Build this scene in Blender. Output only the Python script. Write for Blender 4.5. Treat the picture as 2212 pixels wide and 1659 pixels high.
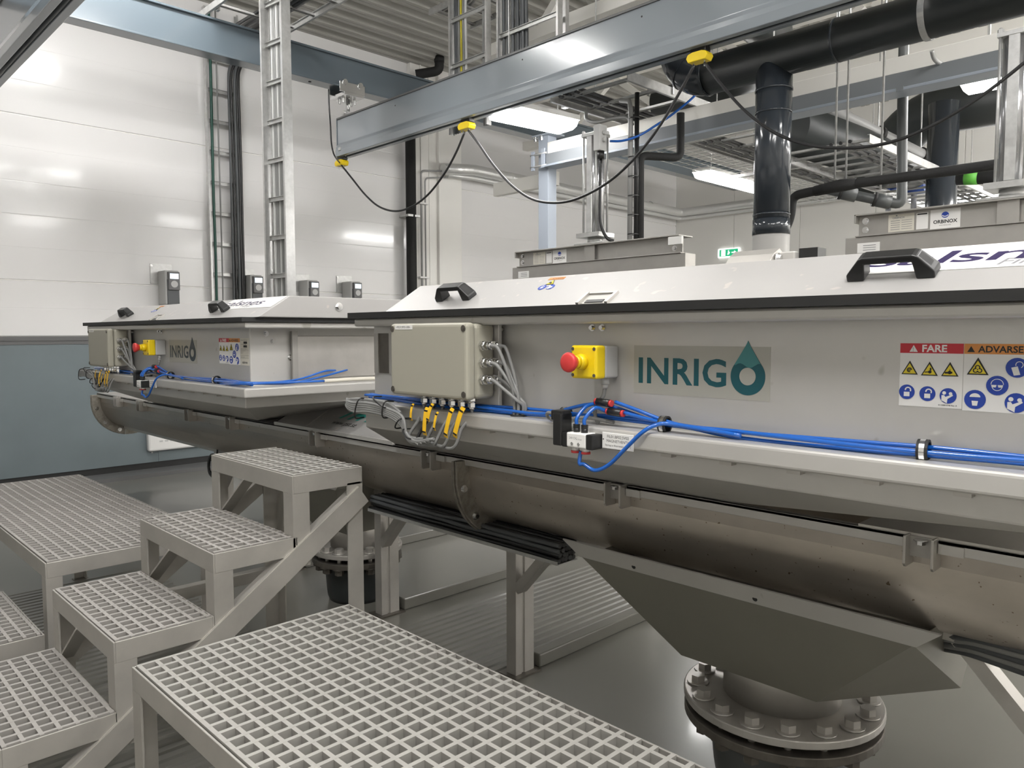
import bpy, bmesh, math, random
from mathutils import Vector, Matrix
random.seed(7)
for o in list(bpy.data.objects): bpy.data.objects.remove(o, do_unlink=True)
scene = bpy.context.scene
COL = scene.collection
H = 1.325                                   # eye height above the floor
YAW, PITCH, ROLL, FPX = math.radians(45.5608), math.radians(-3.8127), math.radians(-0.1335), 1651.689

# ---------------------------------------------------------------- camera, world, lights, exposure
fw = Vector((-math.sin(YAW)*math.cos(PITCH), math.cos(YAW)*math.cos(PITCH), math.sin(PITCH)))
r0 = Vector((math.cos(YAW), math.sin(YAW), 0)); u0 = r0.cross(fw)
rt = math.cos(ROLL)*r0 + math.sin(ROLL)*u0
up = -math.sin(ROLL)*r0 + math.cos(ROLL)*u0
cd = bpy.data.cameras.new('camera'); cam = bpy.data.objects.new('camera', cd); COL.objects.link(cam)
cam.matrix_world = Matrix(((rt.x, up.x, -fw.x, 0), (rt.y, up.y, -fw.y, 0), (rt.z, up.z, -fw.z, H), (0, 0, 0, 1)))
cd.sensor_fit = 'HORIZONTAL'; cd.sensor_width = 36.0; cd.lens = 36.0*FPX/2212.0; cd.clip_start = 0.05
scene.camera = cam
w = bpy.data.worlds.new('world'); scene.world = w; w.use_nodes = True
w.node_tree.nodes['Background'].inputs[0].default_value = (1, 0.98, 0.95, 1)
w.node_tree.nodes['Background'].inputs[1].default_value = 0.15
vs = scene.view_settings
vs.view_transform = 'Standard'; vs.look = 'None'; vs.gamma = 1.0; vs.use_curve_mapping = False
vs.exposure = 1.08
LAMP = 34.0                                 # emission of the fluorescent diffusers

def P(px, py, ax, v):
    """world point where the sight line through photo pixel (px, py) meets the plane ax = v"""
    d = rt*((px-1106.0)/FPX) - up*((py-829.5)/FPX) + fw
    i = 'xyz'.index(ax); o = Vector((0, 0, H))
    return o + d*((v-o[i])/d[i])

# ---------------------------------------------------------------- materials
MATS = {}
def mat(name, col, rough=0.5, metal=0.0, coat=0.0, noise=0.0, nscale=8.0, stretch=(1, 1, 1), col2=None, bump=0.0, bscale=60, emit=None, estr=0, spec=0.5, rvar=0.0, speck=None):
    if name in MATS: return MATS[name]
    m = bpy.data.materials.new(name); m.use_nodes = True; nt = m.node_tree; N = nt.nodes; L = nt.links
    b = N['Principled BSDF']
    b.inputs['Base Color'].default_value = (*col, 1); b.inputs['Roughness'].default_value = rough
    b.inputs['Metallic'].default_value = metal; b.inputs['Coat Weight'].default_value = coat
    b.inputs['Coat Roughness'].default_value = 0.08; b.inputs['Specular IOR Level'].default_value = spec
    tc = N.new('ShaderNodeTexCoord'); mp = N.new('ShaderNodeMapping'); mp.inputs['Scale'].default_value = stretch
    L.new(tc.outputs['Object'], mp.inputs['Vector'])
    if noise > 0 or col2:
        n = N.new('ShaderNodeTexNoise'); n.inputs['Scale'].default_value = nscale; n.inputs['Detail'].default_value = 5; n.inputs['Roughness'].default_value = 0.6
        L.new(mp.outputs[0], n.inputs['Vector'])
        rp = N.new('ShaderNodeValToRGB'); rp.color_ramp.elements[0].position = 0.32; rp.color_ramp.elements[1].position = 0.68
        c2 = col2 or tuple(c*(1-noise) for c in col)
        rp.color_ramp.elements[0].color = (*c2, 1); rp.color_ramp.elements[1].color = (*col, 1)
        L.new(n.outputs['Fac'], rp.inputs['Fac']); out = rp.outputs['Color']
        if speck:
            v = N.new('ShaderNodeTexNoise'); v.inputs['Scale'].default_value = speck[0]; v.inputs['Detail'].default_value = 2
            L.new(tc.outputs['Object'], v.inputs['Vector'])
            r2 = N.new('ShaderNodeValToRGB'); r2.color_ramp.elements[0].position = speck[1]; r2.color_ramp.elements[1].position = speck[1]+0.04
            r2.color_ramp.elements[0].color = (0, 0, 0, 1); r2.color_ramp.elements[1].color = (1, 1, 1, 1)
            L.new(v.outputs['Fac'], r2.inputs['Fac'])
            mx = N.new('ShaderNodeMix'); mx.data_type = 'RGBA'; L.new(r2.outputs['Color'], mx.inputs['Factor'])
            L.new(out, mx.inputs['A']); mx.inputs['B'].default_value = (*speck[2], 1); out = mx.outputs['Result']
        L.new(out, b.inputs['Base Color'])
        if rvar:
            mr = N.new('ShaderNodeMapRange'); mr.inputs['To Min'].default_value = rough-rvar; mr.inputs['To Max'].default_value = rough+rvar
            L.new(n.outputs['Fac'], mr.inputs['Value']); L.new(mr.outputs[0], b.inputs['Roughness'])
    if bump:
        n2 = N.new('ShaderNodeTexNoise'); n2.inputs['Scale'].default_value = bscale; n2.inputs['Detail'].default_value = 3
        L.new(mp.outputs[0], n2.inputs['Vector'])
        bp = N.new('ShaderNodeBump'); bp.inputs['Strength'].default_value = bump; bp.inputs['Distance'].default_value = 0.01
        L.new(n2.outputs['Fac'], bp.inputs['Height']); L.new(bp.outputs[0], b.inputs['Normal'])
    if emit:
        b.inputs['Emission Color'].default_value = (*emit, 1); b.inputs['Emission Strength'].default_value = estr
    MATS[name] = m; return m

M_WALL = mat('white_wall_panel', (0.80, 0.79, 0.785), 0.2, coat=0.3, bump=0.02, bscale=2.5)
M_WALL2 = mat('cream_wall_panel', (0.86, 0.845, 0.81), 0.45, bump=0.02, bscale=2)
M_WAINS = mat('grey_sheet_wainscot', (0.165, 0.20, 0.215), 0.42, noise=0.12, nscale=1.5)
M_TRIM = mat('dark_grey_trim', (0.13, 0.13, 0.13), 0.45)
M_FLOOR = mat('grey_epoxy_floor', (0.165, 0.16, 0.14), 0.3, coat=0.15, noise=0.10, nscale=1.2, rvar=0.04, bump=0.015, bscale=5)
M_DECK = mat('roof_deck_sheet', (0.40, 0.39, 0.355), 0.45, noise=0.05, nscale=2)
M_CREAM = mat('cream_steel_paint', (0.87, 0.85, 0.80), 0.4)
M_CRANE = mat('grey_blue_gloss_paint', (0.105, 0.13, 0.15), 0.2, coat=0.5, bump=0.015, bscale=3)
M_CRANE2 = mat('light_grey_gloss_paint', (0.24, 0.265, 0.29), 0.2, coat=0.4, bump=0.02, bscale=4)
M_COLUMN = mat('pale_blue_grey_paint', (0.36, 0.40, 0.46), 0.4)
M_GREYBEAM = mat('grey_beam_paint', (0.22, 0.235, 0.25), 0.35)
M_GALV = mat('galvanised_steel', (0.56, 0.56, 0.55), 0.33, metal=0.5, noise=0.2, nscale=25, rvar=0.08)
M_STEEL = mat('blasted_stainless', (0.55, 0.537, 0.512), 0.38, metal=0.4, noise=0.07, nscale=4, rvar=0.06, speck=(14, 0.70, (0.40, 0.385, 0.35)))
M_LID = mat('pale_stainless_lid', (0.42, 0.41, 0.40), 0.45, metal=0.3, noise=0.05, nscale=6, rvar=0.08, speck=(22, 0.68, (0.50, 0.47, 0.44)))
M_STAIN = mat('stained_stainless', (0.50, 0.455, 0.40), 0.33, metal=0.75, noise=0.2, nscale=3, stretch=(1, 2, 2), rvar=0.07, speck=(75, 0.70, (0.17, 0.13, 0.09)))
M_STEEL2 = mat('brushed_stainless', (0.52, 0.50, 0.47), 0.38, metal=0.6, noise=0.14, nscale=9, rvar=0.08)
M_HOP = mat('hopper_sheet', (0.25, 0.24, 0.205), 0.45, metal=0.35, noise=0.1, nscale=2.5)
M_VALVE = mat('valve_stainless', (0.40, 0.385, 0.36), 0.4, metal=0.5, noise=0.12, nscale=6)
M_CHROME = mat('polished_steel', (0.72, 0.72, 0.72), 0.16, metal=1.0)
M_PLAT = mat('welded_steel_frame', (0.44, 0.42, 0.385), 0.42, metal=0.45, noise=0.16, nscale=7, rvar=0.07)
M_GRP = mat('pale_grey_grating', (0.33, 0.32, 0.295), 0.55, noise=0.08, nscale=9)
M_GRP2 = mat('worn_grey_grating', (0.32, 0.305, 0.285), 0.55, noise=0.12, nscale=9)
M_BLACK = mat('black_plastic', (0.012, 0.012, 0.012), 0.38)
M_RUBBER = mat('black_rubber', (0.014, 0.014, 0.014), 0.6)
M_CABLEB = mat('black_cable', (0.016, 0.016, 0.017), 0.32)
M_CABLEG = mat('grey_cable', (0.22, 0.22, 0.215), 0.45)
M_CABLED = mat('dark_grey_cable', (0.075, 0.08, 0.085), 0.4)
M_HOSE = mat('blue_air_hose', (0.008, 0.11, 0.48), 0.2, coat=0.4)
M_BOX = mat('beige_grey_enclosure', (0.36, 0.345, 0.285), 0.45)
M_YEL = mat('yellow_plastic', (0.80, 0.58, 0.01), 0.35)
M_RED = mat('red_plastic', (0.62, 0.045, 0.045), 0.4)
M_ORTAG = mat('amber_tag', (0.85, 0.50, 0.015), 0.45)
M_WHITE = mat('white_label', (0.78, 0.77, 0.75), 0.5)
M_CREAML = mat('cream_label', (0.64, 0.61, 0.53), 0.5)
M_GREYL = mat('grey_label', (0.40, 0.39, 0.345), 0.45)
M_LGREY = mat('light_grey_plastic', (0.50, 0.50, 0.49), 0.5)
M_INK = mat('black_ink', (0.015, 0.015, 0.015), 0.5)
M_INKG = mat('grey_ink', (0.22, 0.22, 0.23), 0.5)
M_INKV = mat('violet_ink', (0.022, 0.014, 0.065), 0.5)
M_TEAL = mat('teal_ink', (0.004, 0.085, 0.105), 0.45)
M_TEAL2 = mat('light_teal_ink', (0.05, 0.21, 0.22), 0.45)
M_TEAL3 = mat('bright_teal_ink', (0.03, 0.33, 0.28), 0.45)
M_SLATE = mat('slate_ink', (0.035, 0.055, 0.07), 0.45)
M_LRED = mat('label_red', (0.53, 0.025, 0.04), 0.5)
M_LOR = mat('label_orange', (0.66, 0.26, 0.06), 0.5)
M_LYEL = mat('label_yellow', (0.72, 0.58, 0.03), 0.5)
M_LBLUE = mat('label_blue', (0.015, 0.055, 0.36), 0.5)
M_GREEN = mat('sign_green', (0.01, 0.30, 0.13), 0.5, emit=(0.01, 0.36, 0.16), estr=0.5)
M_SIGNW = mat('sign_white', (0.8, 0.8, 0.8), 0.5, emit=(0.9, 0.95, 0.9), estr=0.6)
M_GTAPE = mat('green_tape', (0.12, 0.45, 0.06), 0.5)
M_DGREEN = mat('dark_green_cable', (0.01, 0.07, 0.05), 0.4)
M_YGREEN = mat('yellow_earth_cable', (0.55, 0.47, 0.02), 0.45)
M_DUCT = mat('dark_grey_duct', (0.03, 0.036, 0.044), 0.16, coat=0.2, noise=0.12, nscale=3)
M_DUCT2 = mat('dark_green_grey_duct', (0.025, 0.029, 0.029), 0.4)
M_FOAM = mat('black_foam_insulation', (0.014, 0.014, 0.014), 0.75, bump=0.2, bscale=90)
M_PVC = mat('grey_pvc_pipe', (0.085, 0.09, 0.09), 0.4)
M_PVCL = mat('light_grey_pipe', (0.30, 0.30, 0.295), 0.4)
M_FOIL = mat('silver_foil_insulation', (0.75, 0.75, 0.74), 0.3, metal=0.5, bump=0.5, bscale=35)
M_LAMP = mat('lamp_diffuser', (0.9, 0.9, 0.9), 0.4, emit=(1.0, 0.985, 0.965), estr=LAMP)
M_LAMPS = mat('small_lamp_diffuser', (0.9, 0.9, 0.9), 0.4, emit=(1.0, 0.985, 0.965), estr=LAMP*0.32)
M_LAMPM = mat('medium_lamp_diffuser', (0.9, 0.9, 0.9), 0.4, emit=(1.0, 0.985, 0.965), estr=LAMP*0.8)
M_LAMPB = mat('lamp_housing', (0.62, 0.61, 0.59), 0.5)
M_SCREEN = mat('lit_display', (0.5, 0.6, 0.7), 0.3, emit=(0.75, 0.9, 1.0), estr=1.0)
M_BLUEP = mat('blue_painted_casting', (0.015, 0.05, 0.22), 0.4)
M_FLANGE = mat('blotched_flange_steel', (0.40, 0.37, 0.32), 0.42, metal=0.55, noise=0.4, nscale=40, rvar=0.1)
M_CYL = mat('anodised_cylinder', (0.55, 0.55, 0.56), 0.24, metal=0.75)
M_DARKST = mat('dark_weathered_steel', (0.16, 0.145, 0.125), 0.42, metal=0.6, noise=0.35, nscale=14, rvar=0.1)
M_DARK = mat('void_shade', (0.02, 0.02, 0.02), 0.7)  # flat dark colour standing for shade inside holes, recesses and gaps

# ---------------------------------------------------------------- mesh builder
def V(*a): return Vector(a)
def catmull(pts, n=8):
    pts = [Vector(p) for p in pts]; out = []
    q = [pts[0]*2-pts[1]] + pts + [pts[-1]*2-pts[-2]]
    for i in range(1, len(q)-2):
        a, b, c, d = q[i-1:i+3]
        for k in range(n):
            t = k/n
            out.append(0.5*((2*b)+(c-a)*t+(2*a-5*b+4*c-d)*t*t+(3*b-a-3*c+d)*t*t*t))
    out.append(pts[-1]); return out
def round_path(pts, r, n=6):
    """polyline with its inner corners rounded at radius r"""
    pts = [Vector(p) for p in pts]; out = [pts[0]]
    for i in range(1, len(pts)-1):
        a = (pts[i-1]-pts[i]); b = (pts[i+1]-pts[i]); d = min(r, a.length*0.49, b.length*0.49)
        s, e = pts[i]+a.normalized()*d, pts[i]+b.normalized()*d
        for k in range(n+1):
            t = k/n; out.append(s*(1-t)**2 + pts[i]*2*t*(1-t) + e*t*t)
    out.append(pts[-1]); return out

ORG = {}
class MB:
    def __init__(s): s.v = []; s.f = []; s.s = []
    def add(s, vs, fs, smooth=False):
        o = len(s.v); s.v += [Vector(x) for x in vs]
        for f in fs: s.f.append([i+o for i in f]); s.s.append(smooth)
        return s
    def box(s, x0, x1, y0, y1, z0, z1):
        x0, x1 = sorted((x0, x1)); y0, y1 = sorted((y0, y1)); z0, z1 = sorted((z0, z1))
        return s.add([(x0,y0,z0),(x1,y0,z0),(x1,y1,z0),(x0,y1,z0),(x0,y0,z1),(x1,y0,z1),(x1,y1,z1),(x0,y1,z1)],
                     [(0,3,2,1),(4,5,6,7),(0,1,5,4),(1,2,6,5),(2,3,7,6),(3,0,4,7)])
    def obox(s, c, a, b, d):
        """box about c with half-axis vectors a, b, d"""
        c, a, b, d = map(Vector, (c, a, b, d)); vs = []
        for k in (-1, 1):
            for i, j in ((-1,-1),(1,-1),(1,1),(-1,1)): vs.append(c+a*i+b*j+d*k)
        return s.add(vs, [(0,3,2,1),(4,5,6,7),(0,1,5,4),(1,2,6,5),(2,3,7,6),(3,0,4,7)])
    def bar(s, p, q, w, h, upv=(0,0,1)):
        p, q = Vector(p), Vector(q); d = (q-p); t = d.normalized(); u = Vector(upv)
        sd = t.cross(u)
        if sd.length < 1e-5: sd = t.cross(Vector((1,0,0)))
        sd.normalize(); u = sd.cross(t)
        return s.obox((p+q)/2, sd*w/2, u*h/2, d/2)
    def prism(s, prof, ax, a0, a1, smooth=False):
        n = len(prof)
        f = {'x': lambda a, p: (a, p[0], p[1]), 'y': lambda a, p: (p[0], a, p[1]), 'z': lambda a, p: (p[0], p[1], a)}[ax]
        o = len(s.v)
        s.v += [Vector(f(a0, p)) for p in prof] + [Vector(f(a1, p)) for p in prof]
        for i in range(n):
            j = (i+1) % n; s.f.append([o+i, o+j, o+n+j, o+n+i]); s.s.append(smooth)
        s.f.append([o+i for i in range(n)]); s.s.append(False)
        s.f.append([o+n+i for i in reversed(range(n))]); s.s.append(False)
        return s
    def tube(s, pts, r, n=8, caps=True):
        pts = [Vector(p) for p in pts]; o = len(s.v); m = len(pts); prev = None
        for i, p in enumerate(pts):
            t = (pts[min(i+1, m-1)]-pts[max(i-1, 0)])
            t = t.normalized() if t.length > 1e-9 else Vector((0,0,1))
            if prev is None:
                a = t.cross(Vector((0,0,1)));  a = a if a.length > 0.05 else t.cross(Vector((0,1,0)))
            else:
                a = prev - t*prev.dot(t); a = a if a.length > 1e-6 else t.cross(Vector((0,1,0)))
            a.normalize(); prev = a; b = t.cross(a); rr = r[i] if isinstance(r, (list, tuple)) else r
            for k in range(n):
                w_ = 2*math.pi*k/n; s.v.append(p+(a*math.cos(w_)+b*math.sin(w_))*rr)
        for i in range(m-1):
            for k in range(n):
                j = (k+1) % n; s.f.append([o+i*n+k, o+i*n+j, o+(i+1)*n+j, o+(i+1)*n+k]); s.s.append(n > 6)
        if caps:
            s.f.append([o+k for k in reversed(range(n))]); s.s.append(False)
            s.f.append([o+(m-1)*n+k for k in range(n)]); s.s.append(False)
        return s
    def cyl(s, p, q, r, n=16, r2=None):
        return s.tube([p, q], [r, r if r2 is None else r2], n)
    def ring(s, c, axis, ro, ri, th, n=32, a0=0.0, a1=2*math.pi):
        """flat ring (or an arc of one) of thickness th about c"""
        c = Vector(c); t = Vector(axis).normalized()
        a = t.cross(Vector((0,0,1))); a = a if a.length > 0.05 else Vector((1,0,0)); a.normalize(); b = t.cross(a)
        full = abs(a1-a0-2*math.pi) < 1e-6; m = n if full else n+1; o = len(s.v)
        for i in range(m):
            w_ = a0+(a1-a0)*i/n; d = a*math.cos(w_)+b*math.sin(w_)
            for rr, k in ((ro,-0.5),(ro,0.5),(ri,0.5),(ri,-0.5)): s.v.append(c+d*rr+t*th*k)
        for i in range(n):
            j = (i+1) % m
            for k in range(4):
                l = (k+1) % 4; s.f.append([o+i*4+k, o+i*4+l, o+j*4+l, o+j*4+k]); s.s.append(False)
        if not full:
            s.f.append([o+k for k in range(4)]); s.s.append(False)
            s.f.append([o+n*4+k for k in reversed(range(4))]); s.s.append(False)
        return s
    def bolt(s, p, axis, r=0.009, h=0.008, washer=True):
        p = Vector(p); t = Vector(axis).normalized()
        if washer: s.cyl(p, p+t*h*0.25, r*1.5, 12)
        s.tube([p+t*h*0.25, p+t*h*1.25], r, 6)
        return s
    def build(s, name, m, parent=None, org=None, bevel=0.0, seg=2):
        me = bpy.data.meshes.new(name)
        if parent is not None: org = ORG[parent]
        elif org is None:
            lo = Vector((min(v.x for v in s.v), min(v.y for v in s.v), min(v.z for v in s.v)))
            hi = Vector((max(v.x for v in s.v), max(v.y for v in s.v), max(v.z for v in s.v)))
            org = Vector(((lo.x+hi.x)/2, (lo.y+hi.y)/2, lo.z))
        org = Vector(org)
        me.from_pydata([v-org for v in s.v], [], s.f)
        bm = bmesh.new(); bm.from_mesh(me)
        for f, sm in zip(bm.faces, s.s): f.smooth = sm
        bmesh.ops.recalc_face_normals(bm, faces=bm.faces)
        if bevel:
            es = [e for e in bm.edges if len(e.link_faces) == 2 and e.calc_face_angle(0) > 0.5]
            bmesh.ops.bevel(bm, geom=es, offset=bevel, segments=seg, profile=0.5, affect='EDGES', clamp_overlap=True)
        bm.to_mesh(me); bm.free()
        me.materials.append(m)
        ob = bpy.data.objects.new(name, me); COL.objects.link(ob); ORG[ob] = org
        if parent is None: ob.location = org
        else: ob.parent = parent
        return ob

def thing(name, label, cat, loc, group=None):
    o = bpy.data.objects.new(name, None); COL.objects.link(o); o.location = loc; o.empty_display_size = 0.1
    ORG[o] = Vector(loc); o['label'] = label; o['category'] = cat
    if group: o['group'] = group
    return o
def tag(o, label, cat, group=None):
    o['label'] = label; o['category'] = cat
    if group: o['group'] = group
    return o
def struct(o): o['kind'] = 'structure'; return o
KIDS = None
def dup(root, d, label=None):
    def rec(o, par):
        c = o.copy(); COL.objects.link(c); ORG[c] = ORG[o] + Vector(d)
        if par is not None: c.parent = par
        for ch in [x for x in bpy.data.objects if x.parent is o]: rec(ch, c)
        return c
    c = rec(root, None); c.location = Vector(root.location)+Vector(d)
    if label: c['label'] = label
    return c

# flat print on a surface: origin o, unit right r, unit up u; the normal is r x u
_fonts = {}
def glyphs(txt, size, bold=0.0, shear=0.0, xs=1.0, align='LEFT', space=1.0):
    c = bpy.data.curves.new('t', 'FONT'); c.body = txt; c.size = size; c.align_x = align; c.offset = bold*size; c.shear = shear
    c.space_character = space; c.resolution_u = 3; c.fill_mode = 'BOTH'
    ob = bpy.data.objects.new('t', c); COL.objects.link(ob)
    dg = bpy.context.evaluated_depsgraph_get()
    me = bpy.data.meshes.new_from_object(ob.evaluated_get(dg))
    vs = [(v.co.x*xs, v.co.y) for v in me.vertices]; fs = [list(p.vertices) for p in me.polygons]
    bpy.data.objects.remove(ob); bpy.data.curves.remove(c); bpy.data.meshes.remove(me)
    return vs, fs
class Flat:
    def __init__(s, o, r, u): s.o, s.r, s.u = Vector(o), Vector(r).normalized(), Vector(u).normalized(); s.n = s.r.cross(s.u); s.m = MB()
    def pt(s, x, y, lift): return s.o+s.r*x+s.u*y+s.n*lift
    def poly(s, pts, lift=0.0, th=0.0006):
        k = len(pts); vs = [s.pt(x, y, lift) for x, y in pts]+[s.pt(x, y, lift+th) for x, y in pts]
        fs = [list(range(k))[::-1], list(range(k, 2*k))]+[[i, (i+1) % k, k+(i+1) % k, k+i] for i in range(k)]
        s.m.add(vs, fs); return s
    def rect(s, x0, y0, x1, y1, lift=0.0, th=0.0006): return s.poly([(x0,y0),(x1,y0),(x1,y1),(x0,y1)], lift, th)
    def disc(s, x, y, r, lift=0.0, n=24, ry=None, th=0.0006):
        ry = ry or r; return s.poly([(x+r*math.cos(2*math.pi*k/n), y+ry*math.sin(2*math.pi*k/n)) for k in range(n)], lift, th)
    def line(s, x0, y0, x1, y1, w_, lift=0.0):
        d = Vector((x1-x0, y1-y0)); q = Vector((-d.y, d.x)).normalized()*w_/2
        return s.poly([(x0-q.x,y0-q.y),(x1-q.x,y1-q.y),(x1+q.x,y1+q.y),(x0+q.x,y0+q.y)], lift)
    def arc(s, x, y, r, a0, a1, w_, lift=0.0, n=10, rx=1.0):
        A = [math.radians(a0+(a1-a0)*k/n) for k in range(n+1)]
        for k in range(n):
            a, b = A[k], A[k+1]
            s.poly([(x+rx*(r-w_/2)*math.cos(a), y+(r-w_/2)*math.sin(a)), (x+rx*(r+w_/2)*math.cos(a), y+(r+w_/2)*math.sin(a)),
                    (x+rx*(r+w_/2)*math.cos(b), y+(r+w_/2)*math.sin(b)), (x+rx*(r-w_/2)*math.cos(b), y+(r-w_/2)*math.sin(b))], lift)
        return s
    def text(s, txt, x, y, size, lift=0.0, **k):
        vs, fs = glyphs(txt, size, **k); s.m.add([s.pt(x+a, y+b, lift) for a, b in vs], fs); return s
    def build(s, name, m, parent=None):
        ob = s.m.build(name, m, parent); s.m = MB(); return ob
# ================================================================ ROOM
XW, YB, ZC = -7.63, 11.5, 4.57
XR, YF = 5.5, -4.5
struct(MB().box(XW-0.2, XR+0.2, YF-0.2, YB+0.2, -0.12, 0).build('floor', M_FLOOR, org=(0, 0, 0)))
fl_ = bpy.data.objects['floor']
# ribbed floor plates under the steps
for xa, xb, ya, yb in ((-4.52, -1.2, -2.0, 1.50), (-2.78, -2.10, 1.50, 4.6)):
    x = xa; rb = MB(); pr = [(xa, 0.0)]
    while x < xb-0.03:
        pr += [(x+0.004, 0.0005), (x+0.010, 0.007), (x+0.036, 0.007), (x+0.042, 0.0005)]; x += 0.0475
    pr += [(x, 0.0)]
    k = len(pr); rb.add([(a, ya, b) for a, b in pr]+[(a, yb, b) for a, b in pr], [[i, i+1, k+i+1, k+i] for i in range(k-1)]+[list(range(k)), list(range(k, 2*k))[::-1]])
    rb.build('ribbed_plate', M_FLOOR, fl_)
# ceiling: profiled roof sheet, ribs along Y
cm = MB(); pitch = 0.26; n = int((XR-XW)/pitch)+1; pr = []
for i in range(n+1):
    x = XW+i*pitch
    for dx, dz in ((0, 0.0), (0.045, 0.0), (0.05, 0.008), (0.06, 0.008), (0.065, 0.0), (0.11, 0.0), (0.145, 0.055), (0.225, 0.055)):
        pr.append((x+dx, ZC+dz))
vs = [(x, YF, z) for x, z in pr]+[(x, YB, z) for x, z in pr]; k = len(pr)
cm.add(vs, [[i, i+1, k+i+1, k+i] for i in range(k-1)])
ceiling = struct(cm.build('ceiling', M_DECK, org=(0, 3, ZC)))
MB().box(XW-0.2, XR+0.3, YF-0.2, YB+0.2, ZC+0.06, ZC+0.2).build('roof_board', M_DECK, ceiling)

# left wall: horizontal sandwich panels with fine grooves over a grey sheet wainscot
wl = struct(MB().box(XW-0.2, XW-0.012, YF, YB, 0, ZC+0.06).build('wall_left', M_WALL2, org=(XW, 3, 0)))
ZT = 1.306
rows = [ZT, 1.787, 3.181, ZC+0.05]
def panel_profile(z0, z1):
    pts = [(XW-0.012, z0+0.003), (XW, z0+0.007)]
    ng = max(1, round((z1-z0)/0.279)); st = (z1-z0)/ng
    for g in range(1, ng):
        z = z0+g*st; pts += [(XW, z-0.004), (XW-0.0010, z), (XW, z+0.004)]
    pts += [(XW, z1-0.007), (XW-0.012, z1-0.003)]
    return pts
for z0, z1 in zip(rows[:-1], rows[1:]):
    for ya, yb in ((YF, 5.72), (6.49, YB)):
        pts = panel_profile(z0, z1); m = MB()
        m.prism(pts, 'y', ya+0.003, yb-0.003); m.build('wall_panel', M_WALL, wl)
ws = [-4.5, -2.1, 0.3, 2.69, 5.1, 7.5, 9.6, 11.5]
for ya, yb in zip(ws[:-1], ws[1:]):
    m = MB().box(XW-0.012, XW+0.006, ya+0.001, yb-0.001, 0.095, 1.235); sheet = m.build('wainscot_sheet', M_WAINS, wl)
rv = MB()
for ya in (2.69, 0.3, 5.1):
    for z in (1.16, 0.98, 0.80, 0.36, 0.19):
        rv.bolt((XW+0.006, ya-0.06, z), (1, 0, 0), 0.009, 0.004, False)
rv.build('rivet', M_GALV, wl)
struct(MB().box(XW-0.012, XW+0.012, YF, YB, 1.235, 1.268).box(XW-0.012, XW+0.02, YF, YB, 1.268, 1.276).box(XW-0.012, XW+0.012, YF, YB, 1.276, 1.306).build('trim_1', M_TRIM))
MB().box(XW-0.012, XW-0.002, YF, YB, 0.034, 0.096).build('base_gap_shade', M_DARK, wl)  # dark strip in place of the shade in the gap below the wainscot
struct(MB().box(XW-0.012, XW+0.28, YF, YB, 0.0, 0.035).build('baseboard_left', M_TRIM))
# pilaster column boxed into the left wall
pm = MB().box(XW-0.01, XW+0.06, 5.72, 6.12, 0, ZC).box(XW-0.01, XW+0.10, 6.12, 6.49, 0, ZC)
pm.build('wall_pilaster', M_WALL2, wl, bevel=0.004)
MB().box(XW+0.055, XW+0.075, 5.86, 5.874, 0, ZC).box(XW+0.055, XW+0.068, 5.99, 6.0, 0, ZC).build('cover_strip', M_WALL2, wl)

# back wall: vertical panels
wb = struct(MB().box(XW, XR, YB+0.01, YB+0.2, 0, ZC+0.06).build('wall_back', M_WALL2, org=(0, YB, 0)))
xs = [XW+i*1.12 for i in range(13)]
for a, b in zip(xs[:-1], xs[1:]):
    MB().box(a+0.003, min(b, XR)-0.003, YB-0.004, YB+0.012, 0, ZC+0.05).build('wall_panel', M_WALL2, wb, bevel=0.003)
struct(MB().box(XR, XR+0.2, YF, YB, 0, ZC+0.06).build('wall_right', M_WALL2))
struct(MB().box(XW, XR, YF-0.2, YF, 0, ZC+0.06).build('wall_front', M_WALL2))

# roof trusses along X
def truss(y, zb, label, XW=XW):
    t = thing('roof_truss', label, 'truss', (0, y, zb), 'white roof trusses')
    MB().box(XW, XR, y-0.05, y+0.05, zb, zb+0.11).build('bottom_chord', M_CREAM, t, bevel=0.004)
    MB().box(XW, XR, y-0.05, y+0.05, ZC-0.10, ZC-0.002).build('top_chord', M_CREAM, t)
    n = 17; st = (XR-XW)/n
    for i in range(n):
        x = XW+i*st; a, b = (zb+0.1, ZC-0.1) if i % 2 else (ZC-0.1, zb+0.1)
        MB().bar((x+0.05, y, a), (x+st-0.05, y, b), 0.07, 0.07, (0, 1, 0)).build('diagonal', M_CREAM, t)
truss(4.95, 3.86, 'white roof truss with diagonals nearest above the crane bridge', -5.35)
truss(7.75, 3.86, 'white roof truss farther back, above the steel column')

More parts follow.
